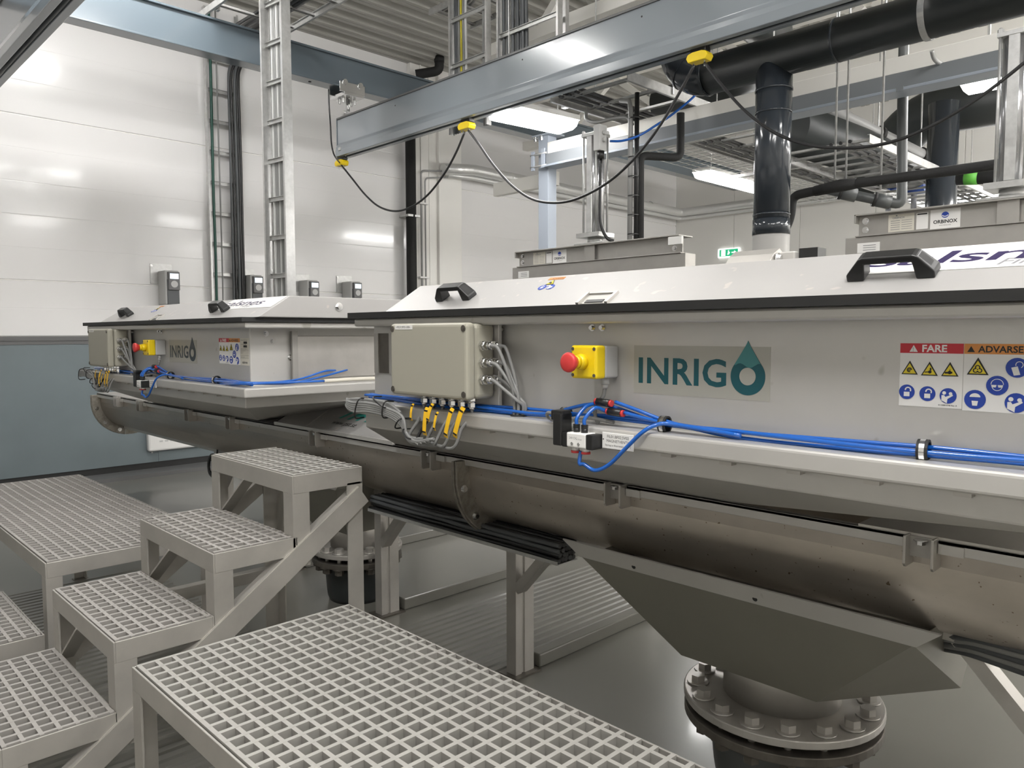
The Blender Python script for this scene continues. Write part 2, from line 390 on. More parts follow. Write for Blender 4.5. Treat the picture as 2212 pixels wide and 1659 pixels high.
# ---------------------------------------------------------------- lamps
def lamp(name, c, d, length, label, group=None, wd=0.17, rot=None, kit=True, dm=None):
    """batten luminaire: c = centre of the underside, d = long direction"""
    d = Vector(d).normalized(); s = Vector((-d.y, d.x, 0)); z = Vector((0, 0, 1)); c = Vector(c)
    t = thing(name, label, 'lamp', c, group)
    MB().obox(c+z*0.085, d*(length/2), s*(wd/2), z*0.02).build('housing', M_LAMPB, t, bevel=0.006)
    prof = [(-0.48, 0.065), (-0.44, 0.02), (-0.28, 0.0), (0.28, 0.0), (0.44, 0.02), (0.48, 0.065)]
    m = MB(); a = []
    ends = [(-0.5, 1.0), (-0.465, 0.62), (0.465, 0.62), (0.5, 1.0)]
    for e, k in ((-0.5, 0.0), (-0.47, 1.0), (0.47, 1.0), (0.5, 0.0)):
        for y, h in prof:
            hh = h if k else 0.065
            a.append(c+d*(e*length)+s*(y*wd)+z*hh)
    n = len(prof); fs = []
    for i in range(3):
        for j in range(n-1): fs.append([i*n+j, i*n+j+1, (i+1)*n+j+1, (i+1)*n+j])
        fs.append([i*n+n-1, i*n, (i+1)*n, (i+1)*n+n-1])
    m.add(a, fs, False); m.build('diffuser', dm or M_LAMP, t)
    if kit:
        for k in (-0.35, 0.35):
            p = c+d*(k*length)+z*0.105
            MB().cyl(p, (p.x, p.y, ZC), 0.005, 6).build('hanger_rod', M_GALV, t)
    return t
lamp('ceiling_lamp', (-4.12, 4.28, 2.90), (0.12, 1, 0), 0.68, 'wide lit ceiling lamp directly above the pale blue column', wd=0.30, dm=M_LAMPS)
lamp('ceiling_lamp', (-4.30, 7.55, 2.90), (0.0, 1, 0), 1.25, 'lit ceiling lamp hanging under the cable ladder left of the large vertical duct', wd=0.22, dm=M_LAMPM)
lamp('ceiling_lamp', (-1.10, 5.62, 2.86), (1, 0, 0), 0.95, 'lit ceiling lamp at the top of the right hand cylinder', wd=0.2, dm=M_LAMPS)
lamp('ceiling_lamp', (-2.35, 10.1, 2.85), (1, 0, 0), 1.0, 'lit ceiling lamp at the foot of the right hand cylinder', wd=0.2, dm=M_LAMPS)
ups = [(-5.4, 1.75, 4.22), (-1.3, -0.45, 4.15), (0.3, -0.1, 4.15), (1.9, -0.6, 4.2), (0.9, 0.9, 4.2), (0.6, 3.6, 4.2), (1.5, 3.1, 4.1), (1.3, 5.1, 3.5), (3.6, 4.6, 3.7), (4.0, 8.4, 3.5), (0.6, 8.4, 3.5), (0.4, 10.4, 3.3), (2.6, 10.4, 3.5), (1.0, 6.8, 3.5), (2.4, 9.0, 3.2)]  # unseen lamps added to light the room; the first is read off reflections
for i, (x, y, z) in enumerate(ups):
    lamp('ceiling_lamp', (x, y, z), (0, 1, 0), 1.5, 'long lit ceiling lamp unseen under the roof sheet, placed to light the room', 'unseen roof lamps for the room light', wd=0.2)
lamp('ceiling_lamp', (-3.3, 2.3, 4.35), (0, 1, 0), 0.75, 'short lit ceiling lamp added out of view under the roof sheet to brighten the near lid', wd=0.16)  # unseen lamp added for the brightness of the lid
# ================================================================ FILTER MACHINES
DX = -2.745                                  # the far machine stands this much farther along X
def pictos(fl, parent, x, y, s, kinds, lift=0.0008):
    pass

def warning_triangle(fl, x, y, w_, lift):
    h = w_*0.9
    fl.poly([(x-w_/2, y), (x+w_/2, y), (x, y+h)], lift)
    return h
def make_machine():
    t = thing('drum_filter', 'long stainless steel filter machine in front, with large teal lettering', 'machine', (-1.12, 2.05, 0.90), 'stainless filter machines')
    X0, X1 = -2.06, -0.185
    MB().box(X0, X1, 1.40, 2.72, 1.09, 1.352).build('body', M_STEEL, t, bevel=0.006)
    MB().box(X0-0.0, -0.07, 1.328, 2.79, 1.346, 1.3705).build('lid_frame', M_STEEL, t, bevel=0.006, seg=3)
    s = MB()
    for a in ((X0-0.005, -0.055, 1.308, 1.36), (X0-0.005, -0.055, 2.76, 2.81), (X0-0.005, X0+0.05, 1.36, 2.76), (-0.105, -0.055, 1.36, 2.76)):
        s.box(a[0], a[1], a[2], a[3], 1.3705, 1.3885)
    s.build('lid_seal', M_RUBBER, t)
    LP = [(1.36, 1.3885), (1.50, 1.4745), (2.58, 1.4745), (2.75, 1.3885)]
    MB().prism(LP, 'x', -1.945, -0.035).build('lid', M_LID, t, bevel=0.003)
    MB().box(X0+0.01, -0.055, 1.312, 2.81, 1.076, 1.116).build('shelf', M_STEEL, t, bevel=0.007, seg=3)
    tops = [(-2.03, 1.345), (-0.12, 1.345), (-0.12, 2.775), (-2.03, 2.775)]
    bots = [(-2.57, 1.842), (-1.03, 1.842), (-1.03, 2.28), (-2.57, 2.28)]
    vs = [(x, y, 1.078) for x, y in tops]+[(x, y, 1.032) for x, y in tops]+[(x, y, 0.8705) for x, y in bots]
    fs = [[0, 1, 2, 3]]+[[i, (i+1) % 4, 4+(i+1) % 4, 4+i] for i in range(4)]+[[4+i, 4+(i+1) % 4, 8+(i+1) % 4, 8+i] for i in range(4)]+[[8, 11, 10, 9]]
    MB().add(vs, fs).build('hull', M_STEEL, t, bevel=0.004)
    for i in range(13):
        x = -1.87+i*0.137
        MB().box(x, x+0.026, 1.326, 1.346, 1.068, 1.0765).build('drain_tab', M_STEEL2, t)
    # lid handles: black moulded bails standing on the lid slope
    sl = Vector((0, 0.14, 0.086)).normalized(); nn = Vector((0, -0.086, 0.14)).normalized(); e = Vector((1, 0, 0))
    def slope(x, y): return Vector((x, y, 1.3885+(y-1.36)*0.086/0.14))
    for xc, fl in ((-1.672, 0), (-0.495, 1)):
        c = slope(xc, 1.418); L, hh, d = 0.073, 0.043, 0.014
        prof = [(-L, 0), (-L, 0.012), (-L+0.024, hh-0.003), (-L+0.032, hh), (L-0.032, hh), (L-0.024, hh-0.003), (L, 0.012), (L, 0),
                (L-0.030, 0), (L-0.034, hh-0.013), (-L+0.034, hh-0.013), (-L+0.030, 0)]
        k = len(prof); vs = []
        for sgn in (-1, 1): vs += [c+e*a+nn*b+sl*(sgn*(d+0.004*(1-b/hh))) for a, b in prof]
        hm = MB().add(vs, [list(range(k)), list(range(k, 2*k))[::-1]]+[[i, (i+1) % k, k+(i+1) % k, k+i] for i in range(k)])
        hd = hm.build('lid_handle', M_BLACK, t, bevel=0.0025)
        rm = MB()
        for sg in (-1, 1):
            a0, a1 = c+e*(sg*(L-0.027))+nn*(hh-0.002), c+e*(sg*(L-0.004))+nn*0.014
            rm.obox((a0+a1)/2+nn*0.0008, (a1-a0)*0.36, sl*0.009, (a1-a0).cross(sl).normalized()*0.0012)
        rm.build('end_recess', M_DARK, hd)
    # recessed lid latch
    c = slope(-1.128, 1.383)
    fm = MB()
    for a, b in ((-0.045, -0.040), (0.040, 0.045)): fm.obox(c+e*((a+b)/2)+nn*0.003, e*0.004, sl*0.025, nn*0.004)
    fm.obox(c+sl*0.023+nn*0.002, e*0.042, sl*0.002, nn*0.003)
    lat = fm.build('latch_frame', M_STEEL2, t)
    MB().obox(c+nn*0.0006, e*0.039, sl*0.021, nn*0.0006).build('latch_pocket', M_VALVE, lat)
    MB().obox(c-sl*0.012+nn*0.002, e*0.026, sl*0.006, nn*0.001).build('latch_tongue', M_BLACK, lat)
    # small fittings on the front panel
    for x in (-1.156, -1.126):
        sc = MB().bolt((x, 1.40, 1.337), (0, -1, 0), 0.0055, 0.007).build('panel_bolt', M_CHROME, t)
    for x in (-2.035, -1.955):
        hp = MB().box(x-0.011, x+0.011, 1.392, 1.40, 1.20, 1.325).build('hinge_plate', M_STEEL2, t)
    MB().box(-2.024, -1.966, 1.396, 1.40, 1.20, 1.325).build('hinge_recess_shade', M_DARKST, t)  # dark plate standing for the shaded recess between the hinge plates
    # end access door on the right end face
    a, b = P(615, 712, 'x', -2.93), P(785, 800, 'x', -2.93)
    dr = MB().box(X1-0.002, X1+0.012, 1.60, 2.22, 1.135, 1.315).build('access_door', M_STEEL2, t, bevel=0.003)
    MB().box(X1+0.010, X1+0.022, 1.575, 1.60, 1.13, 1.335).build('door_hinge', M_VALVE, dr)
    for y, z in ((1.47, 1.325), (1.50, 1.295), (1.575, 1.225)):
        MB().bolt((X1, y, z), (1, 0, 0), 0.008, 0.008).build('end_bolt', M_CHROME, t)
    MB().bolt((-0.035, 1.72, 1.435), (1, 0, 0), 0.012, 0.01).build('lid_bolt', M_CHROME, t)
    # maker's plate: teal lettering on a grey film
    f = Flat((-1.035, 1.40, 1.190), (1, 0, 0), (0, 0, 1))
    W_, H_ = 0.326, 0.107
    st = f.rect(0, 0, W_, H_, 0.0).build('logo_film', M_GREYL, t)
    vs_, fs_ = glyphs('INRIG', 0.0785, bold=0.022, space=1.05)
    wx = max(a for a, b in vs_); vs_ = [(0.0085+a*0.2225/wx, 0.025+b) for a, b in vs_]
    f.m.add([f.pt(a, b, 0.0008) for a, b in vs_], fs_)
    # last letter: ring under a drop
    cx, cy, ro = 0.2785, 0.0475, 0.0375
    n = 40; pts = [(cx+ro*math.cos(a), cy+ro*math.sin(a)) for a in [math.radians(40-k*260/n) for k in range(n+1)]]
    pts += [(cx-ro*0.50, cy+ro*1.05), (cx-ro*0.12, cy+ro*1.65), (cx, cy+ro*1.9), (cx+ro*0.12, cy+ro*1.65), (cx+ro*0.50, cy+ro*1.05)]
    f.poly(pts, 0.0008)
    f.build('lettering', M_TEAL, st)
    k = 9; band = [(cx-ro*0.74, cy+ro*0.68)]+[(cx-ro*0.74+2*ro*0.74*i/k, cy+ro*(0.58+0.12*math.sin(i*0.9))) for i in range(k+1)]+[(cx+ro*0.74, cy+ro*0.68), (cx+ro*0.5, cy+ro*1.05), (cx+ro*0.12, cy+ro*1.65), (cx, cy+ro*1.9), (cx-ro*0.12, cy+ro*1.65), (cx-ro*0.5, cy+ro*1.05)]
    f.poly(band, 0.0014).build('drop_highlight', M_TEAL2, st)
    f.disc(cx, cy, ro*0.47, 0.0016).build('drop_eye', M_GREYL, st)
    # warning sticker
    f = Flat((-0.472, 1.40, 1.199), (1, 0, 0), (0, 0, 1)); W1 = 0.0975; W2 = 0.2; H_ = 0.107
    st = f.rect(0, 0, W1-0.0005, H_).rect(W1+0.0005, -0.002, W2, H_).build('warning_sticker', M_WHITE, t)
    f.rect(0, H_-0.0165, W1-0.0005, H_, 0.0007).build('red_header', M_LRED, st)
    f.rect(W1+0.0005, H_-0.0165, W2, H_, 0.0007).build('orange_header', M_LOR, st)
    f.text('FARE', 0.034, H_-0.0140, 0.0165, 0.0014, bold=0.03, xs=1.05)
    f.poly([(0.015, H_-0.0145), (0.028, H_-0.0145), (0.0215, H_-0.003)], 0.0014).build('white_lettering', M_WHITE, st)
    f.text('ADVARSEL', W1+0.021, H_-0.0135, 0.0145, 0.0014, bold=0.025, xs=1.0)
    f.poly([(W1+0.005, H_-0.0135), (W1+0.016, H_-0.0135), (W1+0.0105, H_-0.004)], 0.0014)
    f.text('!', 0.0195, H_-0.0135, 0.010, 0.002, bold=0.02)
    tri = [(0.016, 0.054, 0.026), (0.047, 0.053, 0.026), (0.078, 0.053, 0.026), (W1+0.021, 0.057, 0.031)]
    for x, y, s in tri: f.poly([(x-s/2, y), (x+s/2, y), (x, y+s*0.9)], 0.0008)
    f.text('0115000-0740 Rev. A', 0.062, 0.0035, 0.0032, 0.0008, bold=0.02).text('0115000-0741 Rev. A', W1+0.069, 0.0022, 0.0032, 0.0008, bold=0.02)
    f.build('black_print', M_INK, st)
    for x, y, s in tri: f.poly([(x-s*0.39, y+s*0.065), (x+s*0.39, y+s*0.065), (x, y+s*0.74)], 0.0014)
    f.build('yellow_triangle', M_LYEL, st)
    x, y, s = tri[0]; f.arc(x, y+s*0.3, s*0.13, 0, 290, 0.0016, 0.0020).arc(x, y+s*0.3, s*0.06, 0, 360, 0.001, 0.002)
    x, y, s = tri[1]; f.disc(x+0.001, y+s*0.24, s*0.10, 0.002).disc(x+0.002, y+s*0.42, s*0.05, 0.002, ry=s*0.1).line(x-s*0.26, y+s*0.22, x, y+s*0.24, 0.0016, 0.002)
    x, y, s = tri[2]; f.line(x-s*0.28, y+s*0.22, x+s*0.15, y+s*0.24, 0.0028, 0.002).disc(x, y+s*0.24, s*0.11, 0.002).line(x, y+s*0.3, x+s*0.02, y+s*0.45, 0.001, 0.002)
    x, y, s = tri[3]
    for a in (90, 210, 330):
        ca, sa = math.cos(math.radians(a)), math.sin(math.radians(a))
        f.arc(x+ca*s*0.11, y+s*0.28+sa*s*0.11, s*0.10, a-230+90, a+50+90, 0.0016, 0.002)
    f.disc(x, y+s*0.28, s*0.03, 0.002)
    f.build('triangle_symbol', M_INK, st)
    ds = [(0.0125, 0.024, 0.0125), (0.045, 0.0225, 0.0125), (0.0765, 0.0205, 0.0128), (W1+0.075, 0.070, 0.0155), (W1+0.049, 0.041, 0.0155), (W1+0.0185, 0.017, 0.0155), (W1+0.0755, 0.0148, 0.0155)]
    for x, y, r in ds: f.disc(x, y, r, 0.0008)
    f.build('blue_disc', M_LBLUE, st)
    for q, (x, y, r) in enumerate(ds):
        if q < 2:
            f.poly([(x-r*0.36, y-r*0.6), (x+r*0.36, y-r*0.6), (x+r*0.36, y), (x-r*0.36, y)], 0.0014).arc(x+r*0.16, y+r*0.28, r*0.34, -30, 190, r*0.16, 0.0014)
        elif q in (2, 6):
            f.disc(x-r*0.45, y+r*0.36, r*0.22, 0.0014).poly([(x-r*0.75, y-r*0.62), (x-r*0.1, y-r*0.95), (x-r*0.05, y-r*0.4), (x+r*0.6, y+r*0.05), (x+r*0.5, y+r*0.2), (x-r*0.3, y-r*0.15), (x-r*0.45, y+r*0.08), (x-r*0.75, y+r*0.05)], 0.0014).disc(x+r*0.3, y+r*0.3, r*0.2, 0.0014)
        elif q == 3:
            f.poly([(x-r*0.5, y+0.0), (x+r*0.05, y+r*0.15), (x+r*0.3, y-r*0.7), (x-r*0.25, y-r*0.8)], 0.0014).arc(x+r*0.2, y+r*0.3, r*0.32, -60, 200, r*0.07, 0.0014)
        elif q == 4:
            f.arc(x, y+r*0.1, r*0.56, 0, 180, r*0.06, 0.0014).arc(x, y+r*0.05, r*0.58, 180, 360, r*0.06, 0.0014, rx=0.85)
            f.poly([(x-r*0.55, y+r*0.05), (x-r*0.05, y+r*0.05), (x-r*0.12, y-r*0.2), (x-r*0.42, y-r*0.2)], 0.0014).poly([(x+r*0.05, y+r*0.05), (x+r*0.55, y+r*0.05), (x+r*0.42, y-r*0.2), (x+r*0.12, y-r*0.2)], 0.0014)
        else:
            f.poly([(x+r*0.5*math.cos(math.radians(a)), y+r*0.25+r*0.4*math.sin(math.radians(a))) for a in range(0, 181, 20)], 0.0014).poly([(x-r*0.22, y-r*0.65), (x+r*0.22, y-r*0.65), (x+r*0.3, y-r*0.15), (x-r*0.3, y-r*0.15)], 0.0014)
    f.build('white_symbol', M_WHITE, st)
    # serial plate
    f = Flat((-0.268, 1.40, 1.196), (1, 0, 0), (0, 0, 1))
    st = f.rect(0, 0, 0.075, 0.110).build('serial_sticker', M_CREAML, t)
    z = 0.098
    f.text('COMPONENT SERIAL #  0086', 0.004, 0.1, 0.0045, 0.0007).text('SYSTEM/SERIAL #  0086', 0.004, 0.084, 0.0045, 0.0007).text('MODEL: SALSNES FILTER', 0.003, 0.066, 0.0045, 0.0007)
    f.text('SYSTEM POWER: 1/10', 0.003, 0.058, 0.0042, 0.0007).text('AMPS: 2.4  6', 0.003, 0.053, 0.0042, 0.0007).text('PHASE: 3', 0.003, 0.048, 0.0042, 0.0007).text('WEIGHT: 1200 KG', 0.003, 0.032, 0.0042, 0.0007)
    for y in (0.030, 0.040, 0.063, 0.105): f.line(0.001, y, 0.074, y, 0.0005, 0.0007)
    for y0, x0 in ((0.088, 0.03), (0.073, 0.028)):
        x = x0
        for k in range(12):
            b_ = (1, 2, 1, 3, 1, 2, 2, 1, 3, 1, 2, 1)[k]*0.0008; f.rect(x, y0, x+b_, y0+0.009, 0.0007); x += b_+0.0013
    f.text('salsnes', 0.013, 0.008, 0.0145, 0.0007, bold=0.02, xs=1.25, space=0.95)
    f.build('black_print', M_INK, st)
    # band with the lid lettering
    o = slope(-0.56, 1.425)
    f = Flat(o+nn*0.0004, e, sl); hgt = (slope(0, 1.498)-slope(0, 1.425)).length
    st = f.poly([(0, 0), (0.51, 0), (0.51, hgt), (0.03, hgt)]).build('lid_logo_band', M_WHITE, t)
    f.text('salsnes', 0.004, 0.026, 0.062, 0.0008, bold=0.012, shear=0.2, xs=2.3, space=0.95).build('lettering', M_INKV, st)
    f.text('Filter', 0.215, 0.008, 0.030, 0.0008, bold=0.01, shear=0.4, xs=1.5).build('grey_lettering', M_INKG, st)
    # small warning prints on the lid
    o = slope(-1.375, 1.44); f = Flat(o+nn*0.0004, e, sl)
    st = f.rect(0.0, 0.048, 0.055, 0.060).build('lid_warning_sticker', M_LOR, t)
    f.poly([(0.012, 0.022), (0.040, 0.022), (0.026, 0.046)]); f.text('ADVARSEL', 0.012, 0.0505, 0.009, 0.0007, bold=0.02).build('black_print', M_INK, st)
    f.poly([(0.0145, 0.0235), (0.0375, 0.0235), (0.026, 0.043)], 0.0007).build('yellow_triangle', M_LYEL, st)
    f.rect(0.020, 0.028, 0.025, 0.034, 0.0013).rect(0.026, 0.025, 0.030, 0.032, 0.0013).build('triangle_symbol', M_INK, st)
    f.disc(0.012, 0.008, 0.0125).disc(0.041, 0.008, 0.0125).build('blue_disc', M_LBLUE, st)
    f.poly([(0.008, 0.002), (0.016, 0.002), (0.017, 0.008), (0.009, 0.008)], 0.0007).arc(0.013, 0.010, 0.004, 0, 180, 0.0015, 0.0007)
    f.disc(0.036, 0.012, 0.0028, 0.0007).poly([(0.031, 0.0), (0.040, -0.003), (0.050, 0.006), (0.046, 0.010), (0.035, 0.007)], 0.0007).build('white_symbol', M_WHITE, st)
    return t
mach = make_machine()
mach2 = dup(mach, (DX, 0, 0), 'stainless steel filter machine at far left, behind the steps, with dark lettering')
# the far machine's lettering is darker
for c in list(bpy.data.objects):
    if c.name.startswith('lettering') and c.parent and c.parent.parent is mach2 and c.parent.name.startswith('logo_film'):
        c.data = c.data.copy(); c.data.materials[0] = M_SLATE
    if c.name.startswith('drop_highlight') and c.parent.parent is mach2:
        c.data = c.data.copy(); c.data.materials[0] = M_SLATE

# ---------------------------------------------------------------- junction boxes, stop buttons, valves on the machines
def make_junction():
    t = thing('junction_box', 'large beige grey cable junction box on the near filter machine', 'junction box', (-1.63, 1.335, 1.12), 'junction boxes with cable glands')
    MB().box(-1.815, -1.448, 1.372, 1.384, 1.118, 1.352).build('mounting_plate', M_STEEL, t, bevel=0.002)
    for x in (-1.80, -1.462):
        for z in (1.13, 1.335): MB().cyl((x, 1.384, z), (x, 1.40, z), 0.006, 10).build('plate_spacer', M_GALV, t)
    MB().box(-1.789, -1.462, 1.304, 1.372, 1.155, 1.350).build('case', M_BOX, t, bevel=0.012, seg=3)
    ld = MB().box(-1.791, -1.460, 1.272, 1.3025, 1.153, 1.352).build('cover', M_BOX, t, bevel=0.010, seg=3)
    for x in (-1.778, -1.473):
        for z in (1.168, 1.337):
            MB().cyl((x, 1.2722, z), (x, 1.2705, z), 0.0085, 12).cyl((x, 1.2705, z), (x, 1.2695, z), 0.0055, 6).build('cover_screw', M_DARKST, ld)
    f = Flat((-1.765, 1.2718, 1.3355), (1, 0, 0), (0, 0, 1)); tg = f.rect(0, 0, 0.080, 0.0115).build('name_label', M_WHITE, ld)
    for i in range(3):
        z = 1.293-i*0.044
        for y in (1.325, 1.352):
            g = MB().tube([(-1.462, y, z), (-1.452, y, z)], 0.0135, 6).cyl((-1.452, y, z), (-1.445, y, z), 0.012, 12).tube([(-1.445, y, z), (-1.433, y, z)], 0.012, 6).cyl((-1.433, y, z), (-1.424, y, z), 0.009, 12, 0.007)
            g.build('side_gland', M_CHROME, t)
    for i in range(6):
        x = -1.715+i*0.0405
        g = MB().tube([(x, 1.335, 1.156), (x, 1.335, 1.146)], 0.012, 6).cyl((x, 1.335, 1.146), (x, 1.335, 1.141), 0.011, 12).tube([(x, 1.335, 1.141), (x, 1.335, 1.130)], 0.0115, 6).cyl((x, 1.335, 1.130), (x, 1.335, 1.122), 0.009, 12, 0.007)
        g.build('bottom_gland', M_CHROME, t)
    f = Flat((-1.762, 1.2710, 1.3382), (1, 0, 0), (0, 0, 1)); f.text('=FIL01.BF02-U08A', 0.004, 0.001, 0.0082).build('label_print', M_INK, ld)
    return t
jb = make_junction()
jb2 = dup(jb, (DX-0.06, 0, 0), 'beige grey cable junction box on the far filter machine')

def make_stop():
    t = thing('stop_button', 'yellow box with red mushroom stop button on the near filter machine', 'emergency stop', (-1.115, 1.37, 1.222), 'emergency stop buttons')
    MB().box(-1.151, -1.079, 1.352, 1.40, 1.223, 1.296).build('back_box', M_LGREY, t, bevel=0.004)
    bx = MB().box(-1.153, -1.077, 1.318, 1.352, 1.222, 1.297).build('yellow_cover', M_YEL, t, bevel=0.006, seg=3)
    for x, z in ((-1.146, 1.289), (-1.146, 1.230), (-1.084, 1.230), (-1.084, 1.289)): MB().cyl((x, 1.3185, z), (x, 1.3172, z), 0.004, 10).build('cover_screw', M_DARKST, bx)
    cx, cz = -1.118, 1.260
    MB().cyl((cx, 1.318, cz), (cx, 1.300, cz), 0.0185, 24, 0.0155).cyl((cx, 1.300, cz), (cx, 1.290, cz), 0.0145, 24).build('collar', M_YEL, t)
    pr = [(1.292, 0.012), (1.284, 0.0165), (1.276, 0.0215), (1.271, 0.0225), (1.267, 0.021), (1.265, 0.016), (1.2645, 0.0)]
    MB().tube([(cx, y, cz) for y, r in pr], [max(r, 0.0005) for y, r in pr], 28).build('red_mushroom', M_RED, t)
    MB().cyl((-1.098, 1.375, 1.223), (-1.098, 1.375, 1.208), 0.010, 12).cyl((-1.098, 1.375, 1.208), (-1.098, 1.375, 1.198), 0.008, 12, 0.006).build('cable_gland', M_LGREY, t)
    return t
es = make_stop()
es2 = dup(es, (DX, 0, 0), 'yellow box with red mushroom stop button on the far filter machine')
def single(mb, name, m, label, cat, group=None, bevel=0):
    return tag(mb.build(name, m, bevel=bevel), label, cat, group)
c = MB().tube(catmull([(-1.098, 1.375, 1.200), (-1.101, 1.372, 1.18), (-1.112, 1.366, 1.165), (-1.116, 1.362, 1.145), (-1.112, 1.36, 1.128), (-1.10, 1.355, 1.121)]), 0.0045)
a = single(c, 'grey_cable', M_CABLEG, 'short grey cable curving down from the near stop button', 'cable', 'cables under the stop buttons')
dup(a, (DX, 0, 0), 'short grey cable hanging down from the far stop button')

def make_solenoid():
    t = thing('solenoid_valve', 'small white and black solenoid valve with red ports below the near stop button', 'valve', (-1.125, 1.293, 1.03), 'air solenoid valves')
    MB().box(-1.128, -1.072, 1.276, 1.312, 1.071, 1.104).build('valve_body', M_WHITE, t, bevel=0.003)
    MB().box(-1.072, -1.054, 1.276, 1.312, 1.070, 1.103).box(-1.142, -1.128, 1.276, 1.312, 1.070, 1.103).build('end_cap', M_BLACK, t, bevel=0.002)
    MB().box(-1.168, -1.142, 1.274, 1.312, 1.071, 1.145).box(-1.178, -1.142, 1.278, 1.310, 1.127, 1.150).build('coil', M_BLACK, t, bevel=0.003)
    MB().cyl((-1.183, 1.294, 1.139), (-1.172, 1.294, 1.139), 0.0085, 12).build('coil_plug', M_BLACK, t)
    for x in (-1.113, -1.090):
        MB().cyl((x, 1.294, 1.104), (x, 1.294, 1.113), 0.0075, 12).tube([(x, 1.294, 1.113), (x, 1.294, 1.122)], 0.0085, 6).build('push_fitting', M_BLACK, t)
    for x in (-1.116, -1.086):
        MB().cyl((x, 1.294, 1.071), (x, 1.294, 1.062), 0.0085, 14).build('port_collar', M_WHITE, t); MB().cyl((x, 1.294, 1.062), (x, 1.294, 1.057), 0.0105, 14).build('red_port', M_RED, t)
    for x in (-1.111, -1.092): MB().cyl((x, 1.276, 1.080), (x, 1.2745, 1.080), 0.0035, 10).build('body_screw', M_CHROME, t)
    f = Flat((-1.124, 1.2759, 1.089), (1, 0, 0), (0, 0, 1)); f.text('24V DC', 0.004, 0.001, 0.007).text('0-10 bar', 0.024, 0.0, 0.005); f.build('body_print', M_INKG, t)
    return t
sv = make_solenoid()
sv2 = dup(sv, (DX, 0, 0), 'small white and black solenoid valve with red ports below the far stop button')
def tagplate():
    m = MB().box(-1.052, -0.968, 1.3085, 1.3115, 1.073, 1.108)
    t = single(m, 'name_plate', M_WHITE, 'white engraved name plate beside the near solenoid valve', 'sign', 'engraved plates beside the valves', 0.001)
    f = Flat((-1.052, 1.3083, 1.073), (1, 0, 0), (0, 0, 1))
    f.text('FIL01.BF02.SV02', 0.043, 0.024, 0.0088, align='CENTER').text('MAGNETVENTIL', 0.043, 0.0145, 0.0085, align='CENTER').text('Styring av filterrensing filter 2', 0.043, 0.006, 0.0058, align='CENTER')
    f.disc(0.0035, 0.02, 0.0014); f.build('engraving', M_INK, t)
    return t
tp = tagplate(); dup(tp, (DX, 0, 0), 'white engraved name plate beside the far solenoid valve')
# ---------------------------------------------------------------- cables and hoses on the machines
def pc(pts, y): return [P(a, b, 'y', (y if len(q) < 3 else q[2])) for q in pts for a, b in [q[:2]]]
k = 0
sides = []
for i in range(3):
    z = 1.293-i*0.044
    for j, y in enumerate((1.325, 1.352)):
        e_ = V(-1.372+0.006*k-0.004*j, 1.352+0.006*(k % 3), 1.112)
        pts = [(-1.43, y, z), (-1.418, y, z-0.001), (-1.398, y+0.001, z-0.012), e_.lerp(V(-1.392, y, z-0.016), 0.45)+V(0.012, 0, 0.012), e_+V(0.003, 0, 0.03), e_]
        m = MB().tube(catmull(pts), 0.0046)
        c = single(m, 'grey_cable', M_CABLEG, 'grey cable arching from the side glands of the near junction box', 'cable', 'grey cables from the near box side')
        c2 = dup(c, (DX-0.06, 0, 0), 'grey cable arching from the side glands of the far junction box'); c2['group'] = 'grey cables from the far box side'
        k += 1
single(MB().ring((-1.36, 1.358, 1.1175), (0, 0, 1), 0.022, 0.015, 0.004, 20), 'cable_grommet', M_RUBBER, 'black rubber grommet around the cables in the near shelf', 'grommet')
# loops below the box: every cable drops from its gland, turns left and joins the tied bundle
ty = 1.288
starts = [-1.715+i*0.0405 for i in range(6)]
for i, x in enumerate(starts):
    low = P(948-3*i+ (i*9), 955-i*1.5, 'y', ty+0.004*i)
    g = V(x, 1.335, 1.124)
    pts = [g, g+V(0.001, -0.006, -0.02), (x+0.006-0.002*i, 1.302, 1.075), (x-0.012-0.006*i*0.3, ty, 1.035-0.002*i), P(915+i*6, 948+i*3, 'y', ty+0.003*i), P(884, 943+i*2, 'y', ty+0.004*i),
           P(868-i, 915-i*3, 'y', ty+0.005*i), P(835, 893-i*3.2, 'y', ty+0.005*i), P(790, 884-i*4, 'y', ty+0.006*i), P(757, 886-i*4.2, 'y', ty+0.008*i), P(750, 872-i*2, 'y', ty+0.03), P(765, 862+i, 'y', ty+0.05), P(800, 864+i, 'y', ty+0.06), P(860, 872+i*1.5, 'y', 1.36)]
    m = MB().tube(catmull(pts, 7), 0.0045)
    c = single(m, 'grey_cable', M_CABLEG if i != 1 else M_CABLEB, 'grey cable looping from the bottom glands of the near box into a tied coil', 'cable', 'grey cables looping below the near box')
    if i == 1: c['label'] = 'black cable looping from the bottom glands of the near box into the coil'; del c['group']
    c2 = dup(c, (DX-0.06, 0, 0), 'cable looping from the bottom glands of the far junction box'); c2['group'] = 'cables looping below the far box'
tags_px = [((893, 872), (889, 908), 5), ((923, 880), (918, 940), 9), ((935, 872), (925, 910), 7), ((978, 882), (963, 945), 9), ((1001, 880), (983, 945), 10), ((946, 890), (939, 930), 5)]
